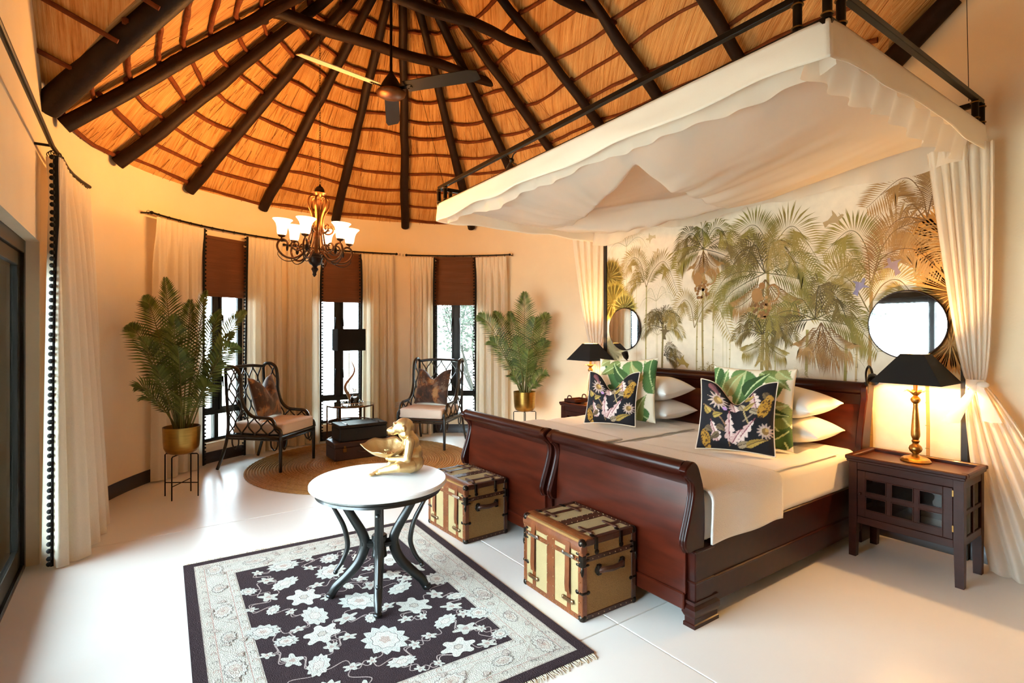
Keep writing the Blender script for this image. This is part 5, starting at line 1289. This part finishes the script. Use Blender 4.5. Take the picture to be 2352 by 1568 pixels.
tr2 = dup(tr1, (-3.765, 2.02, 0), math.radians(1.5), 'leather and canvas steamer trunk at the foot of the bed beside the jute rug')
tr1.rotation_euler.z = math.radians(-1.5); tr2.scale = (1.04, .94, .97)
# ================================================================== ROUND TABLE
t = thing('round_table', 'round white topped table on four black curved legs standing on the patterned rug', 'table', (-3.11, 1.215, .0135)); TR = .402; th = .688
obj('top', MB().lathe([(0, th-.028), (TR-.006, th-.028), (TR, th-.022), (TR, th-.006), (TR-.006, th), (0, th)], 96), 'marble_white', t, 30)
obj('apron', MB().lathe([(0, th-.03), (TR-.03, th-.03), (TR-.028, th-.045), (TR-.04, th-.055), (TR-.035, th-.068), (TR-.06, th-.075), (0, th-.075)], 80), 'ebony', t, 40)
hub = obj('hub', MB().lathe([(0, .355), (.04, .355), (.046, .348), (.046, .325), (.04, .318), (.042, .25), (.046, .245), (.046, .225), (.03, .215), (.02, .2), (0, .19)], 24), 'ebony', t, 40)
for k in range(4):
    a = math.radians(-113+90*k); c, s_ = math.cos(a), math.sin(a); L_ = lambda P: [(r*c, r*s_, z) for r, z in P]
    main = [(p.x, p.y) for p in bez([(.245, th-.08, 0), (.215, .57, 0), (.15, .46, 0), (.095, .36, 0), (.085, .29, 0), (.12, .20, 0), (.19, .12, 0), (.245, .07, 0), (.27, .03, 0), (.28, .003, 0)], 36)]
    rad = [.017+.010*math.sin(PI*i/len(main))*1.0 for i in range(len(main))]
    lg = obj('leg', MB().tube(L_(main), rad, 10, flat=1.15), 'ebony', t, 60)
    obj('bracket', MB().tube(L_([(.03, .30), (.10, .31)]), .026, 10), 'ebony', lg)
    sc = [(p.x, p.y) for p in bez([(.27, .545, 0), (.245, .50, 0), (.21, .43, 0), (.19, .36, 0), (.185, .29, 0), (.215, .21, 0), (.25, .16, 0)], 24)]
    sm = MB().tube(L_(sc), [.011+.004*math.sin(PI*i/len(sc)) for i in range(len(sc))], 8).ball((.272*c, .272*s_, .552), .016, 8, 6).ball((.252*c, .252*s_, .152), .015, 8, 6)
    obj('scroll', sm, 'ebony', lg, 60); obj('toe', MB().ball((.283*c, .283*s_, .016), (.026, .026, .0165), 10, 8), 'ebony', lg, 60)
# ================================================================== GOLD MONKEY WITH LEAF BOWL
def capsule(mb, a, b, ra, rb, n=10):
    a, b = Vector(a), Vector(b); k = 7; mb.tube([a.lerp(b, i/(k-1)) for i in range(k)], [ra+(rb-ra)*i/(k-1) for i in range(k)], n); mb.ball(tuple(a), ra, n, 8); mb.ball(tuple(b), rb, n, 8)
t = thing('monkey_statuette', 'gold seated monkey statuette holding a leaf bowl on the white table', 'statuette', (-3.135, 1.432, .7022), math.radians(-121))
b = MB()
b.ball((-.005, 0, .065), (.078, .078, .066), 16, 12); b.ball((-.012, 0, .12), (.062, .062, .07), 16, 12); b.ball((.0, 0, .185), (.055, .066, .055), 16, 12); capsule(b, (.01, 0, .215), (.035, 0, .255), .045, .042)
b.ball((.042, 0, .288), (.060, .056, .056), 18, 14); b.ball((.082, 0, .283), (.032, .042, .038), 14, 10); b.ball((.108, 0, .264), (.038, .031, .027), 14, 10); b.ball((.132, 0, .266), (.020, .022, .014), 10, 8); b.ball((.128, 0, .252), (.018, .020, .010), 10, 8); b.ball((.094, 0, .309), (.018, .038, .010), 10, 8); b.ball((.03, 0, .245), (.05, .056, .04), 12, 10)
for sy in (-1, 1):
    b.ball((.036, sy*.058, .285), (.014, .010, .020), 8, 6)
    capsule(b, (-.002, sy*.062, .205), (.012, sy*.085, .105), .031, .025); capsule(b, (.012, sy*.085, .105), (.115, sy*.062, .098), .026, .018); b.ball((.13, sy*.055, .104), (.022, .02, .015), 10, 8)
    for f in range(4): capsule(b, (.135+.009*f, sy*(.055-.004*f), .108), (.142+.010*f, sy*(.052-.0*f), .136), .0055, .0045, 6)
    capsule(b, (.125, sy*.045, .105), (.12, sy*.03, .12), .007, .006, 6)
# near leg folded on the table, far leg upright
capsule(b, (.0, .055, .055), (.06, .105, .06), .046, .034); capsule(b, (.06, .105, .06), (.175, .058, .026), .033, .020)
capsule(b, (.0, -.055, .06), (.10, -.075, .10), .043, .030); capsule(b, (.10, -.075, .10), (.145, -.03, .022), .027, .019)
for (fx, fy, d) in ((.180, .055, .25), (.155, -.025, -.05)):
    b.ball((fx+.015, fy, .014), (.036, .022, .014), 12, 8); c, s_ = math.cos(d), math.sin(d)
    for f in range(5):
        o_ = (f-2)*.0085; capsule(b, (fx+.04*c-o_*s_, fy+.04*s_+o_*c, .011), (fx+(.068-abs(f-1.6)*.004)*c-o_*1.35*s_, fy+(.068-abs(f-1.6)*.004)*s_+o_*1.35*c, .0065), .0068, .0052, 6)
tmp = obj('tmp', b, 'statue_gold'); rmd = tmp.modifiers.new('r', 'REMESH'); rmd.mode = 'VOXEL'; rmd.voxel_size = .0032; sm_ = tmp.modifiers.new('s', 'SMOOTH'); sm_.factor = .5; sm_.iterations = 3
dg = bpy.context.evaluated_depsgraph_get(); me = bpy.data.meshes.new_from_object(tmp.evaluated_get(dg)); bpy.data.objects.remove(tmp)
me.polygons.foreach_set('use_smooth', [True]*len(me.polygons)); me.name = 'body'; zmin = min(v.co.z for v in me.vertices)
for v in me.vertices: v.co.z -= zmin
bo = link('body', me, 'statue_gold', t)
mat('statue_dark', '#5a3f1c', .5, metal=.7)
for sy in (-1, 1): obj('eye', MB().ball((.110, sy*.018, .294), .0055, 8, 6), 'statue_dark', t, 180)
def bowl(u, v):
    a = 2*PI*u; r = v; lx = .135; ly = .105
    tip = max(0, math.cos(a))**6*.03; wav = 1+.04*math.sin(a*6)+.02*math.sin(a*13+1)
    x = .145+(lx*wav+tip)*r*math.cos(a)*(1 if math.cos(a) > 0 else .92); y = ly*wav*r*math.sin(a); z = .100+.072*r**2.2+.007*math.sin(a*6)*r**3 - .03*max(0, math.sin(a))*r**2 + .03*max(0, -math.sin(a))*r**2 + .012*max(0, math.cos(a))**3*r**3
    return (x, y, z)
bw = obj('leaf_bowl', MB().grid(bowl, 72, 14), 'statue_gold', t, 180); bw.modifiers.new('t', 'SOLIDIFY').thickness = .004
# ================================================================== PERSIAN RUG
rug = thing('persian_rug', 'cream bordered dark wool rug with pale flowers under the white table', 'rug', (-3.085, 1.07, 0), math.radians(-2.3))
RX, RY = 1.118, .838; rz = .012
obj('pile', MB().box(-RX, RX, -RY, RY, .0, rz-.001, .003), mat('rug_back', '#4a3e46', .95) and 'rug_back', rug, None)
class Print:
    def __init__(s): s.mb = MB(); s.c = []; s.z = rz-.0009
    def poly(s, P, col, up=True):
        if up: s.z += .0000045
        s.mb.add([(x, y, s.z) for x, y in P], [tuple(range(len(P)))]); s.c += [lin(col)]*len(P)
    def ribbon(s, P, w, col, closed=False):
        s.z += .0000045; V = []; n = len(P)
        for i in range(n):
            a = Vector(P[i-1] if (closed or i) else P[i]); q = Vector(P[(i+1) % n] if (closed or i < n-1) else P[i]); d = (q-a); d = d.normalized() if d.length > 1e-9 else Vector((1, 0)); k = Vector((-d.y, d.x))*w/2; p = Vector(P[i]); V += [(p.x+k.x, p.y+k.y, s.z), (p.x-k.x, p.y-k.y, s.z)]
        s.mb.add(V, [(2*i, 2*((i+1) % n), 2*((i+1) % n)+1, 2*i+1) for i in range(n if closed else n-1)]); s.c += [lin(col)]*len(V)
Pn = Print(); rr = random.Random(21)
def rect(a, b): return [(-a, -b), (a, -b), (a, b), (-a, b)]
DK, CR, PK = '#3d2f33', '#d9d6cb', '#c9a79c'
Pn.poly(rect(RX, RY), DK); Pn.poly(rect(RX-.06, RY-.06), '#c4b9ae'); Pn.poly(rect(RX-.068, RY-.068), '#d5d0c4'); Pn.ribbon(rect(RX-.115, RY-.115), .006, PK, True); Pn.poly(rect(RX-.119, RY-.119), CR)
Pn.ribbon(rect(RX-.255, RY-.235), .005, PK, True); Pn.ribbon(rect(RX-.302, RY-.278), .008, '#b9aca0', True)
fx, fy = RX-.307, RY-.283
Pn.poly(rect(fx, fy), DK)
def blob(x, y, rx, ry, n, teeth, depth, rot, col, sharp=False, up=True):
    pts = []
    for i in range(n):
        a = 2*PI*i/n; k = math.cos(a*teeth); k = (abs(k)**.6*math.copysign(1, k)) if not sharp else (2*abs(((a*teeth/(2*PI)) % 1)-.5)*2-1); q = 1+depth*k
        px, py = rx*q*math.cos(a), ry*q*math.sin(a); pts.append((x+px*math.cos(rot)-py*math.sin(rot), y+px*math.sin(rot)+py*math.cos(rot)))
    Pn.z += .0000045; z = Pn.z; Pn.mb.add([(x, y, z)]+[(a, b_, z) for a, b_ in pts], [(0, 1+i, 1+(i+1) % n) for i in range(n)]); Pn.c += [lin(col)]*(n+1)
    return pts
FL = [(-.75, -.271, .093, 0), (-.492, -.026, .104, 0), (-.701, .018, .071, 0), (-.476, -.308, .093, 1), (-.579, -.4, .047, 2), (-.485, -.517, .051, 0), (-.344, -.424, .055, 2), (-.231, -.248, .094, 3), (-.171, -.426, .053, 1), (-.009, .016, .114, 0), (-.028, .274, .085, 1), (-.227, .287, .066, 3), (.215, .264, .091, 3), (.019, -.241, .103, 1), (.142, -.102, .056, 2), (.215, .009, .046, 1), (-.239, -.532, .032, 2), (.04, -.509, .083, 0), (.196, -.422, .057, 0), (.227, -.252, .087, 3), (.326, -.145, .038, 2), (.455, .007, .128, 0), (.163, .422, .05, 2), (.343, .443, .053, 2), (.465, .343, .076, 1), (.589, .402, .059, 2), (.716, .293, .079, 3), (-.017, .517, .083, 0), (.489, -.331, .083, 1), (.383, -.427, .053, 2), (.676, .011, .067, 1), (.276, -.525, .032, 2), (.488, .54, .073, 0), (.588, -.203, .035, 2), (.548, .212, .034, 2), (.114, -.349, .034, 2), (-.226, .013, .046, 1), (-.162, .133, .052, 2), (-.344, -.148, .04, 2), (-.095, -.346, .031, 2), (.329, .167, .036, 2), (.352, .256, .031, 2), (.371, -.241, .042, 2), (.592, -.106, .027, 2), (.776, .063, .026, 2), (.785, .154, .026, 2), (.583, .115, .033, 2), (.77, .43, .042, 2), (.635, .473, .028, 2), (-.126, .348, .047, 2), (-.28, .111, .041, 2), (-.35, .001, .035, 2), (-.783, -.11, .045, 2), (-.724, -.433, .036, 2), (.733, .53, .049, 0), (.449, .459, .036, 2), (-.153, -.128, .039, 2), (.141, .13, .043, 2), (-.6, .2, .08, 1), (-.45, .36, .09, 3), (-.65, .42, .06, 0), (-.25, .46, .07, 2), (-.4, .2, .04, 2), (.25, .52, .06, 1), (.72, -.35, .09, 0), (.62, -.48, .05, 2), (.77, -.2, .05, 2), (-.62, -.13, .04, 2), (-.75, .15, .045, 2)]
def vine(a, b_):
    a, b_ = Vector(a), Vector(b_); d = b_-a; n = Vector((-d.y, d.x))*rr.choice((-.28, .28)); P = [(p.x, p.y) for p in bez([(*a, 0), (*(a+d*.3+n), 0), (*(a+d*.65-n*.6), 0), (*b_, 0)], 18)]
    P = [(max(-fx+.01, min(fx-.01, x)), max(-fy+.01, min(fy-.01, y))) for x, y in P]; Pn.ribbon(P, .0055, '#b9a9a4')
for i, f in enumerate(FL):
    nb = sorted(FL, key=lambda q: (q[0]-f[0])**2+(q[1]-f[1])**2)[1:3]
    for q in nb: vine(f[:2], q[:2])
for (x, y, r, k) in FL:
    r = min(r, .99*min(fx-abs(x)+.10, fy-abs(y)+.10)); rot = rr.uniform(0, 6)
    if k == 0: blob(x, y, r, r*.8, 72, 12, .13, rot, '#d6d8d0', True); P = blob(x, y, r*.62, r*.5, 48, 8, .08, rot, '#e2e0d6'); Pn.ribbon(P, .003, '#6e6a66', True); blob(x, y, r*.25, r*.2, 24, 5, .15, rot, '#cbb6aa')
    elif k == 1: blob(x, y, r, r*.6, 72, 11, .12, rot, '#dadbd2', True); Pn.ribbon([(x+r*.7*math.cos(rot)*q, y+r*.7*math.sin(rot)*q) for q in (-1, -.3, .3, 1)], .003, '#9c9690'); P = blob(x, y, r*.4, r*.28, 30, 6, .1, rot, '#e4dfd4'); Pn.ribbon(P, .0025, '#a08d86', True)
    elif k == 3: blob(x, y, r, r*.82, 70, 6, .22, rot, '#e0dfd6'); P = blob(x, y, r*.28, r*.24, 24, 6, .15, rot, '#cfc6ba'); Pn.ribbon(P, .003, '#6a6460', True)
    else: blob(x, y, r, r*.7, 40, 5, .30, rot, '#d4d4cb'); blob(x, y, r*.3, r*.25, 16, 3, .2, rot, '#bfa9a0')
# border medallions, vines and little motifs
def medal(x, y, r, rot):
    P = blob(x, y, r, r*.62, 80, 13, .09, rot, '#dddad0'); Pn.ribbon(P, .0032, '#77716c', True); P = blob(x, y, r*.55, r*.36, 40, 7, .1, rot, '#d9cfc2'); Pn.ribbon(P, .0025, '#b79a90', True); blob(x, y, r*.2, r*.15, 16, 4, .2, rot, '#c8b0a4')
for i in range(7):
    x = -.93+i*.31
    for sy in (-1, 1): medal(x, sy*.665, .075 if i % 2 == 0 else .055, .2*rr.uniform(-1, 1))
for i in range(4):
    y = -.42+i*.28
    for sx in (-1, 1): medal(sx*.935, y, .075 if i % 2 == 0 else .055, PI/2)
for sy in (-1, 1):
    for k, off in ((0, .742), (1, .58)):
        for i in range(26):
            x = -1.02+i*.0816; Pn.ribbon([(x+.013*math.cos(a), sy*off+.011*math.sin(a)) for a in [.4+j*.7 for j in range(8)]], .003, '#8a827c' if i % 2 else '#c0988c')
    Pn.ribbon([(-1.0+i*.05, sy*(.665+.055*math.sin(i*.95))) for i in range(41)], .0028, '#c2b3a6')
for sx in (-1, 1):
    for off in (1.018, .835):
        for i in range(18):
            y = -.70+i*.083; Pn.ribbon([(sx*off+.011*math.cos(a), y+.013*math.sin(a)) for a in [.4+j*.7 for j in range(8)]], .003, '#8a827c' if i % 2 else '#c0988c')
    Pn.ribbon([(sx*(.935+.05*math.sin(i*.95)), -.6+i*.05) for i in range(25)], .0028, '#c2b3a6')
for i in range(70):
    sd = rr.random(); x, y = (rr.uniform(-1, 1), rr.choice((-1, 1))*rr.uniform(.6, .73)) if sd < .6 else (rr.choice((-1, 1))*rr.uniform(.86, 1.0), rr.uniform(-.55, .55)); P = blob(x, y, .02, .015, 14, 3, .25, rr.uniform(0, 6), '#cfc3b8'); Pn.ribbon(P, .0022, '#8a7a76', True)
o = link('woven_pattern', Pn.mb.mesh('woven_pattern', None, Pn.c), 'rug_wool', rug)
fm = MB()
for sx in (-1, 1):
    for i in range(170):
        y = -RY+.01+i*(2*RY-.02)/169; l = rr.uniform(.025, .045); fm.tube([(sx*(RX-.004), y, .006), (sx*(RX+l*.5), y+rr.uniform(-.006, .006), .007), (sx*(RX+l), y+rr.uniform(-.012, .012), .003)], [.0028, .0026, .0015], 4)
stuff(obj('fringe', fm, 'fringe', rug, 180))
# ================================================================== POTTED PALMS
VR = Vector((math.cos(math.radians(54.8)), math.sin(math.radians(54.8)), 0)); VF = Vector((-VR.y, VR.x, 0))   # plant-local width and depth directions
def frond_mesh(base, tip, sag, n, ln, seed, twist=0.):
    r = random.Random(seed); b, q = Vector(base), Vector(tip); d = q-b; L = d.length; side0 = d.cross(Vector((0, 0, 1)))
    if side0.length < .05*L: side0 = VR.copy()
    side0 = side0.normalized()*.45+(d.cross(VF)).normalized()*math.copysign(.85, d.cross(VF).dot(side0)+1e-6); side0.normalize(); mid1 = b+d*.35+Vector((0, 0, sag*L*.9)); mid2 = b+d*.72+Vector((0, 0, sag*L*1.1)); P = bez([b, mid1, mid2, q], 36); m = len(P)-1; mb = MB(); cols = []
    def put(V, F, c): mb.add(V, F); cols.extend([c]*len(V))
    st = MB().tube(P, [.0065*(1-.8*i/m)+.001 for i in range(m+1)], 5); put(st.v, st.f, lin('#7d7a3a'))
    for k in range(n):
        f = .30+.68*(k+.5)/n; i = min(m-1, int(f*m)); p = P[i].lerp(P[i+1], f*m-i); t = (P[i+1]-P[i]).normalized(); sd = (side0-t*side0.dot(t)).normalized(); up = sd.cross(t)
        if up.z < 0: up = -up
        g_ = (k+.5)/n; l = ln*(math.sin(PI*(.22+.745*g_))**.8)*r.uniform(.88, 1.08)
        for s_ in (1, -1):
            ang = twist; dv = (sd*math.cos(ang)*s_*.92+t*(.45+.95*g_**2)+up*(.22+r.uniform(-.06, .06))).normalized(); w = .0074+.0025*r.random(); e = t.cross(dv).normalized().cross(dv).normalized()*w
            a0 = p; a1 = p+dv*l*.5+up*.006; a2 = p+dv*l-Vector((0, 0, .10*l)); c = Vector(lin(('#71853c', '#5d7230', '#82924a', '#4d6228')[r.randrange(4)]))
            put([a0-e*.4, a0+e*.4, a1+e, a1-e, a2], [(0, 1, 2, 3), (3, 2, 4)], tuple(c))
    return mb, cols
def palm(name, label, loc, pot, fr, seed, sc=1.):
    t = thing(name, label, 'plant', loc, 0, 'potted palms'); r, z0, z1 = pot
    prof = [(0, z0), (r*.62, z0), (r*.82, z0+.02), (r*.93, z0+.06), (r*.965, z0+.12), (r, z1), (r-.006, z1), (r*.94, z0+.12), (r*.9, z0+.06), (r*.6, z0+.02), (0, z0+.015)]
    pt = obj('pot', MB().lathe(prof, 48), 'brass', t, 40); obj('soil', MB().lathe([(0, z1-.045), (r*.95, z1-.05)], 24), 'soil', pt)
    st = thing('x', 'x', 'x'); bpy.data.objects.remove(st)
    for k in range(4):
        a = PI/4+k*PI/2+.2; c, s_ = math.cos(a), math.sin(a); R_ = r*.98
        obj('stand_leg', MB().tube([(c*.05, s_*.05, z0-.006), (c*(R_-.012), s_*(R_-.012), z0-.006), (c*R_, s_*R_, z0-.016), (c*R_, s_*R_, .0)], .006, 8), 'black_iron', t)
    a = PI/4+.2
    for b_ in (a, a+PI/2): obj('stand_brace', MB().tube([(r*.98*math.cos(b_), r*.98*math.sin(b_), .13), (-r*.98*math.cos(b_), -r*.98*math.sin(b_), .13)], .005, 6), 'black_iron', t)
    rd = random.Random(seed)
    for i, (u, h, dp, ln) in enumerate(fr):
        b0 = VR*(u*.10+rd.uniform(-.03, .03))+VF*(dp*.10+rd.uniform(-.03, .03))+Vector((0, 0, z1-.05)); q = VR*u+VF*dp+Vector((0, 0, z1-.02+h)); L = math.hypot(u, h)
        sag = .03+.14*min(1, abs(u)/max(.2, h)) if h > .3 else .2
        mb, c = frond_mesh(b0, q, sag, int(14+L*15), ln*1.12, seed*50+i, rd.uniform(-.25, .25)); obj('frond', mb, 'leaf', t, None, c)
    for i in range(8):
        a = rd.uniform(0, 6.28); q = rd.uniform(.02, .06); obj('stem', MB().tube([(q*math.cos(a), q*math.sin(a), z1-.06), (q*1.5*math.cos(a), q*1.5*math.sin(a), z1+rd.uniform(.25, .5))], [.010, .006], 6), 'stem', t)
    return t
palm('potted_palm', 'larger potted palm in a brass pot between the door curtain and the chair', (-6.065, .385, 0), (.160, .415, .672),
     [(-.57, 1.0, .08, .16), (-.38, 1.29, .05, .17), (-.1, 1.45, -.1, .19), (.19, 1.34, .1, .17), (.60, 1.13, .05, .15), (.59, .80, -.1, .15), (-.38, .40, -.1, .17), (.08, 1.09, -.25, .18), (.27, 1.15, .2, .16), (.38, .44, -.15, .16), (-.15, .88, -.35, .18), (-.25, .30, -.2, .15), (.20, .34, -.35, .17), (0, 1.25, .15, .18), (.46, .92, .1, .15), (-.05, .62, -.3, .17), (.15, .8, -.3, .17), (-.35, .95, .2, .17), (.3, .62, .2, .15)], 3)
palm('potted_palm', 'smaller potted palm in a brass pot beside the bed and the window curtain', (-6.11, 4.53, 0), (.160, .452, .728),
     [(-.66, 1.10, -.05, .20), (0, 1.44, .05, .22), (.32, 1.13, -.05, .20), (-.44, 1.16, .1, .16), (-.49, .74, -.1, .22), (.30, .74, -.1, .20), (.31, .26, -.1, .13), (.14, 1.06, -.25, .24), (-.22, 1.16, .1, .16), (-.2, .25, -.1, .14), (.18, .12, -.15, .12), (-.12, .8, -.2, .17), (.05, .62, -.25, .17), (-.18, .45, .1, .15), (.1, .4, -.1, .14)], 6)
# ================================================================== CHANDELIER
ch = thing('chandelier', 'bronze scroll chandelier with six glowing glass bell shades hung from a chain', 'chandelier', (-5.5, 1.53, 0)); 
tilt = Matrix.Translation((0, 0, 3.05)) @ Matrix.Rotation(math.radians(3.5), 4, VF) @ Matrix.Translation((0, 0, -3.05))
cm = [MB(), MB()]
z = 3.06; k = 0; link_m = MB().tube([(.0085*math.cos(a), 0, .015*math.sin(a)) for a in [2*PI*i/10 for i in range(10)]], .0022, 5, closed=True).mesh('chain_link', 180)
while z < 4.56:
    q = link('chain_link', link_m, 'dark_bronze', ch); q.location = (0, 0, z); q.rotation_euler = (0, 0, PI/2*(k % 2)+.4); z += .0248; k += 1
obj('cap', MB().lathe([(0, 3.055), (.008, 3.05), (.012, 3.035), (.03, 3.025), (.046, 3.0), (.05, 2.975), (.045, 2.97), (0, 2.972)], 24, tilt), 'dark_bronze', ch, 50)
obj('cup', MB().lathe([(.068, 2.965), (.055, 2.955), (.04, 2.93), (.028, 2.90), (.024, 2.87), (.018, 2.86), (.015, 2.80)], 24, tilt), 'bronze', ch, 50)
obj('column', MB().lathe([(.012, 2.87), (.012, 2.56), (.02, 2.55), (.024, 2.52), (.016, 2.50), (.02, 2.46), (.02, 2.40), (.026, 2.36)], 16, tilt), 'bronze', ch, 50)
obj('urn', MB().lathe([(0, 2.36), (.05, 2.36), (.056, 2.345), (.056, 2.325), (.072, 2.32), (.074, 2.31), (.066, 2.30), (.066, 2.275), (.05, 2.25), (.028, 2.24), (.02, 2.225), (.03, 2.215), (.034, 2.20), (.024, 2.185), (.016, 2.165), (.02, 2.15), (.008, 2.13), (0, 2.125)], 24, tilt), 'dark_bronze', ch, 50)
emit('shade_glow', '#ffdcaa', 3.0)
CH_COL = (1, .46, .12); vang = math.degrees(math.atan2(-VF.y, -VF.x))
for i in range(6):
    a = math.radians(vang+2+60*i); M_ = tilt @ Matrix.Rotation(a, 4, 'Z'); f = lambda P: [(r, 0, z_) for r, z_ in P]
    up = bez(f([(.02, 2.90), (.05, 2.925), (.085, 2.915), (.10, 2.875), (.095, 2.82), (.065, 2.76), (.05, 2.70), (.05, 2.62), (.075, 2.575), (.11, 2.565), (.145, 2.585), (.155, 2.62), (.135, 2.645), (.11, 2.635), (.105, 2.61), (.12, 2.60)]), 64)
    obj('upper_scroll', MB().tube(up, [.011]*len(up), 7, flat=.8, M=M_), 'bronze', ch, 180)
    lo_ = bez(f([(.04, 2.34), (.07, 2.375), (.10, 2.37), (.15, 2.32), (.21, 2.29), (.28, 2.295), (.335, 2.335), (.36, 2.39), (.345, 2.44), (.31, 2.46), (.275, 2.445), (.262, 2.41)]), 60)
    arm = obj('arm', MB().tube(lo_, .0105, 8, M=M_), 'bronze', ch, 180)
    mid = bez(f([(.055, 2.60), (.07, 2.52), (.085, 2.46), (.12, 2.40), (.17, 2.37), (.215, 2.385), (.235, 2.42), (.215, 2.455), (.18, 2.455), (.165, 2.43), (.18, 2.41)]), 50)
    obj('inner_scroll', MB().tube(mid, .0085, 7, M=M_), 'bronze', arm, 180)
    lw = bez(f([(.10, 2.36), (.17, 2.285), (.24, 2.255), (.30, 2.262), (.345, 2.30), (.35, 2.335)]), 30); obj('leaf_scroll', MB().tube(lw, [.009-.005*j/len(lw) for j in range(len(lw))], 7, flat=.6, M=M_), 'dark_bronze', arm, 180)
    obj('leaf', MB().ball((.268, 0, 2.385), (.012, .02, .036), 8, 6, M_), 'dark_bronze', arm, 180)
    obj('candle_cup', MB().lathe([(0, 2.455), (.008, 2.455), (.008, 2.475), (.03, 2.485), (.038, 2.50), (0, 2.50)], 18, M_ @ Matrix.Translation((.325, 0, 0))), 'bronze', ch, 50)
    Ms = M_ @ Matrix.Translation((.325, 0, 0))
    sh_ = obj('glass_shade', MB().lathe([(.036, 2.502), (.044, 2.52), (.047, 2.55), (.051, 2.58), (.060, 2.61), (.078, 2.635), (.092, 2.648), (.091, 2.652), (.075, 2.640), (.057, 2.613), (.048, 2.58), (.044, 2.55), (.041, 2.52), (.02, 2.505)], 28, Ms), 'shade_glow', ch, 180)
    p = Ms @ Vector((0, 0, 2.665)); point_light('chandelier_light', p, 22, CH_COL, .045, ch)
# ================================================================== CEILING FAN
fa = thing('ceiling_fan', 'three bladed dark ceiling fan on a long rod under the thatch', 'ceiling fan', (-4.58, 1.9, 0))
obj('rod', MB().tube([(0, 0, 3.88), (0, 0, 4.56)], .013, 10), 'fan_dark', fa)
obj('motor', MB().lathe([(0, 3.93), (.016, 3.925), (.022, 3.90), (.05, 3.86), (.08, 3.81), (.098, 3.77), (.10, 3.75), (.096, 3.735), (0, 3.735)], 32), 'fan_dark', fa, 50)
obj('cap', MB().lathe([(.128, 3.736), (.132, 3.728), (.125, 3.71), (.09, 3.69), (.04, 3.68), (0, 3.678)], 36), 'bronze', fa, 50)
for k, (a, m_) in enumerate(((-79, 'fan_blade_lit'), (36, 'fan_dark'), (156, 'fan_dark'))):  # first blade painted as lit, the other two in plain dark
    M_ = Matrix.Rotation(math.radians(a), 4, 'Z') @ Matrix.Translation((0, 0, 3.765)) @ Matrix.Rotation(math.radians(-16), 4, 'X')
    bl = MB(); rings = []
    for i in range(9):
        f = i/8; x = .15+.70*f; w = .066+.008*f; w *= (1 if i < 8 else .7); rings.append([(x, -w, -.003), (x, w, -.003), (x, w, .003), (x, -w, .003)])
    b_ = obj('blade', bl.loft(rings, M=M_), m_, fa, 30)
    obj('blade_iron', MB().box(.07, .21, -.02, .02, -.008, -.003, .002, M_), 'fan_dark', b_)
    for (x, y) in ((.17, -.02), (.17, .02), (.20, 0)): obj('screw', MB().ball((x, y, -.009), .006, 8, 6, M_), 'fan_dark', b_)
# ================================================================== WALL SOCKET
a = 161.2; s_ = thing('wall_socket', 'white three pin wall socket low on the round wall between curtains', 'socket', pol(a, RAD-.006, .45), math.radians(a-90))
obj('plate', MB().box(-.075, .075, -.004, .006, -.045, .045, .003), 'white_plastic', s_)
for x in (-.03, .03):
    for (dx, dz) in ((-.012, -.008), (.012, -.008), (0, .014)): obj('hole', MB().lathe([(0, 0), (.004, 0)], 8, T(x+dx, -.0045, dz, 0, PI/2)), 'black_trim', s_, None)
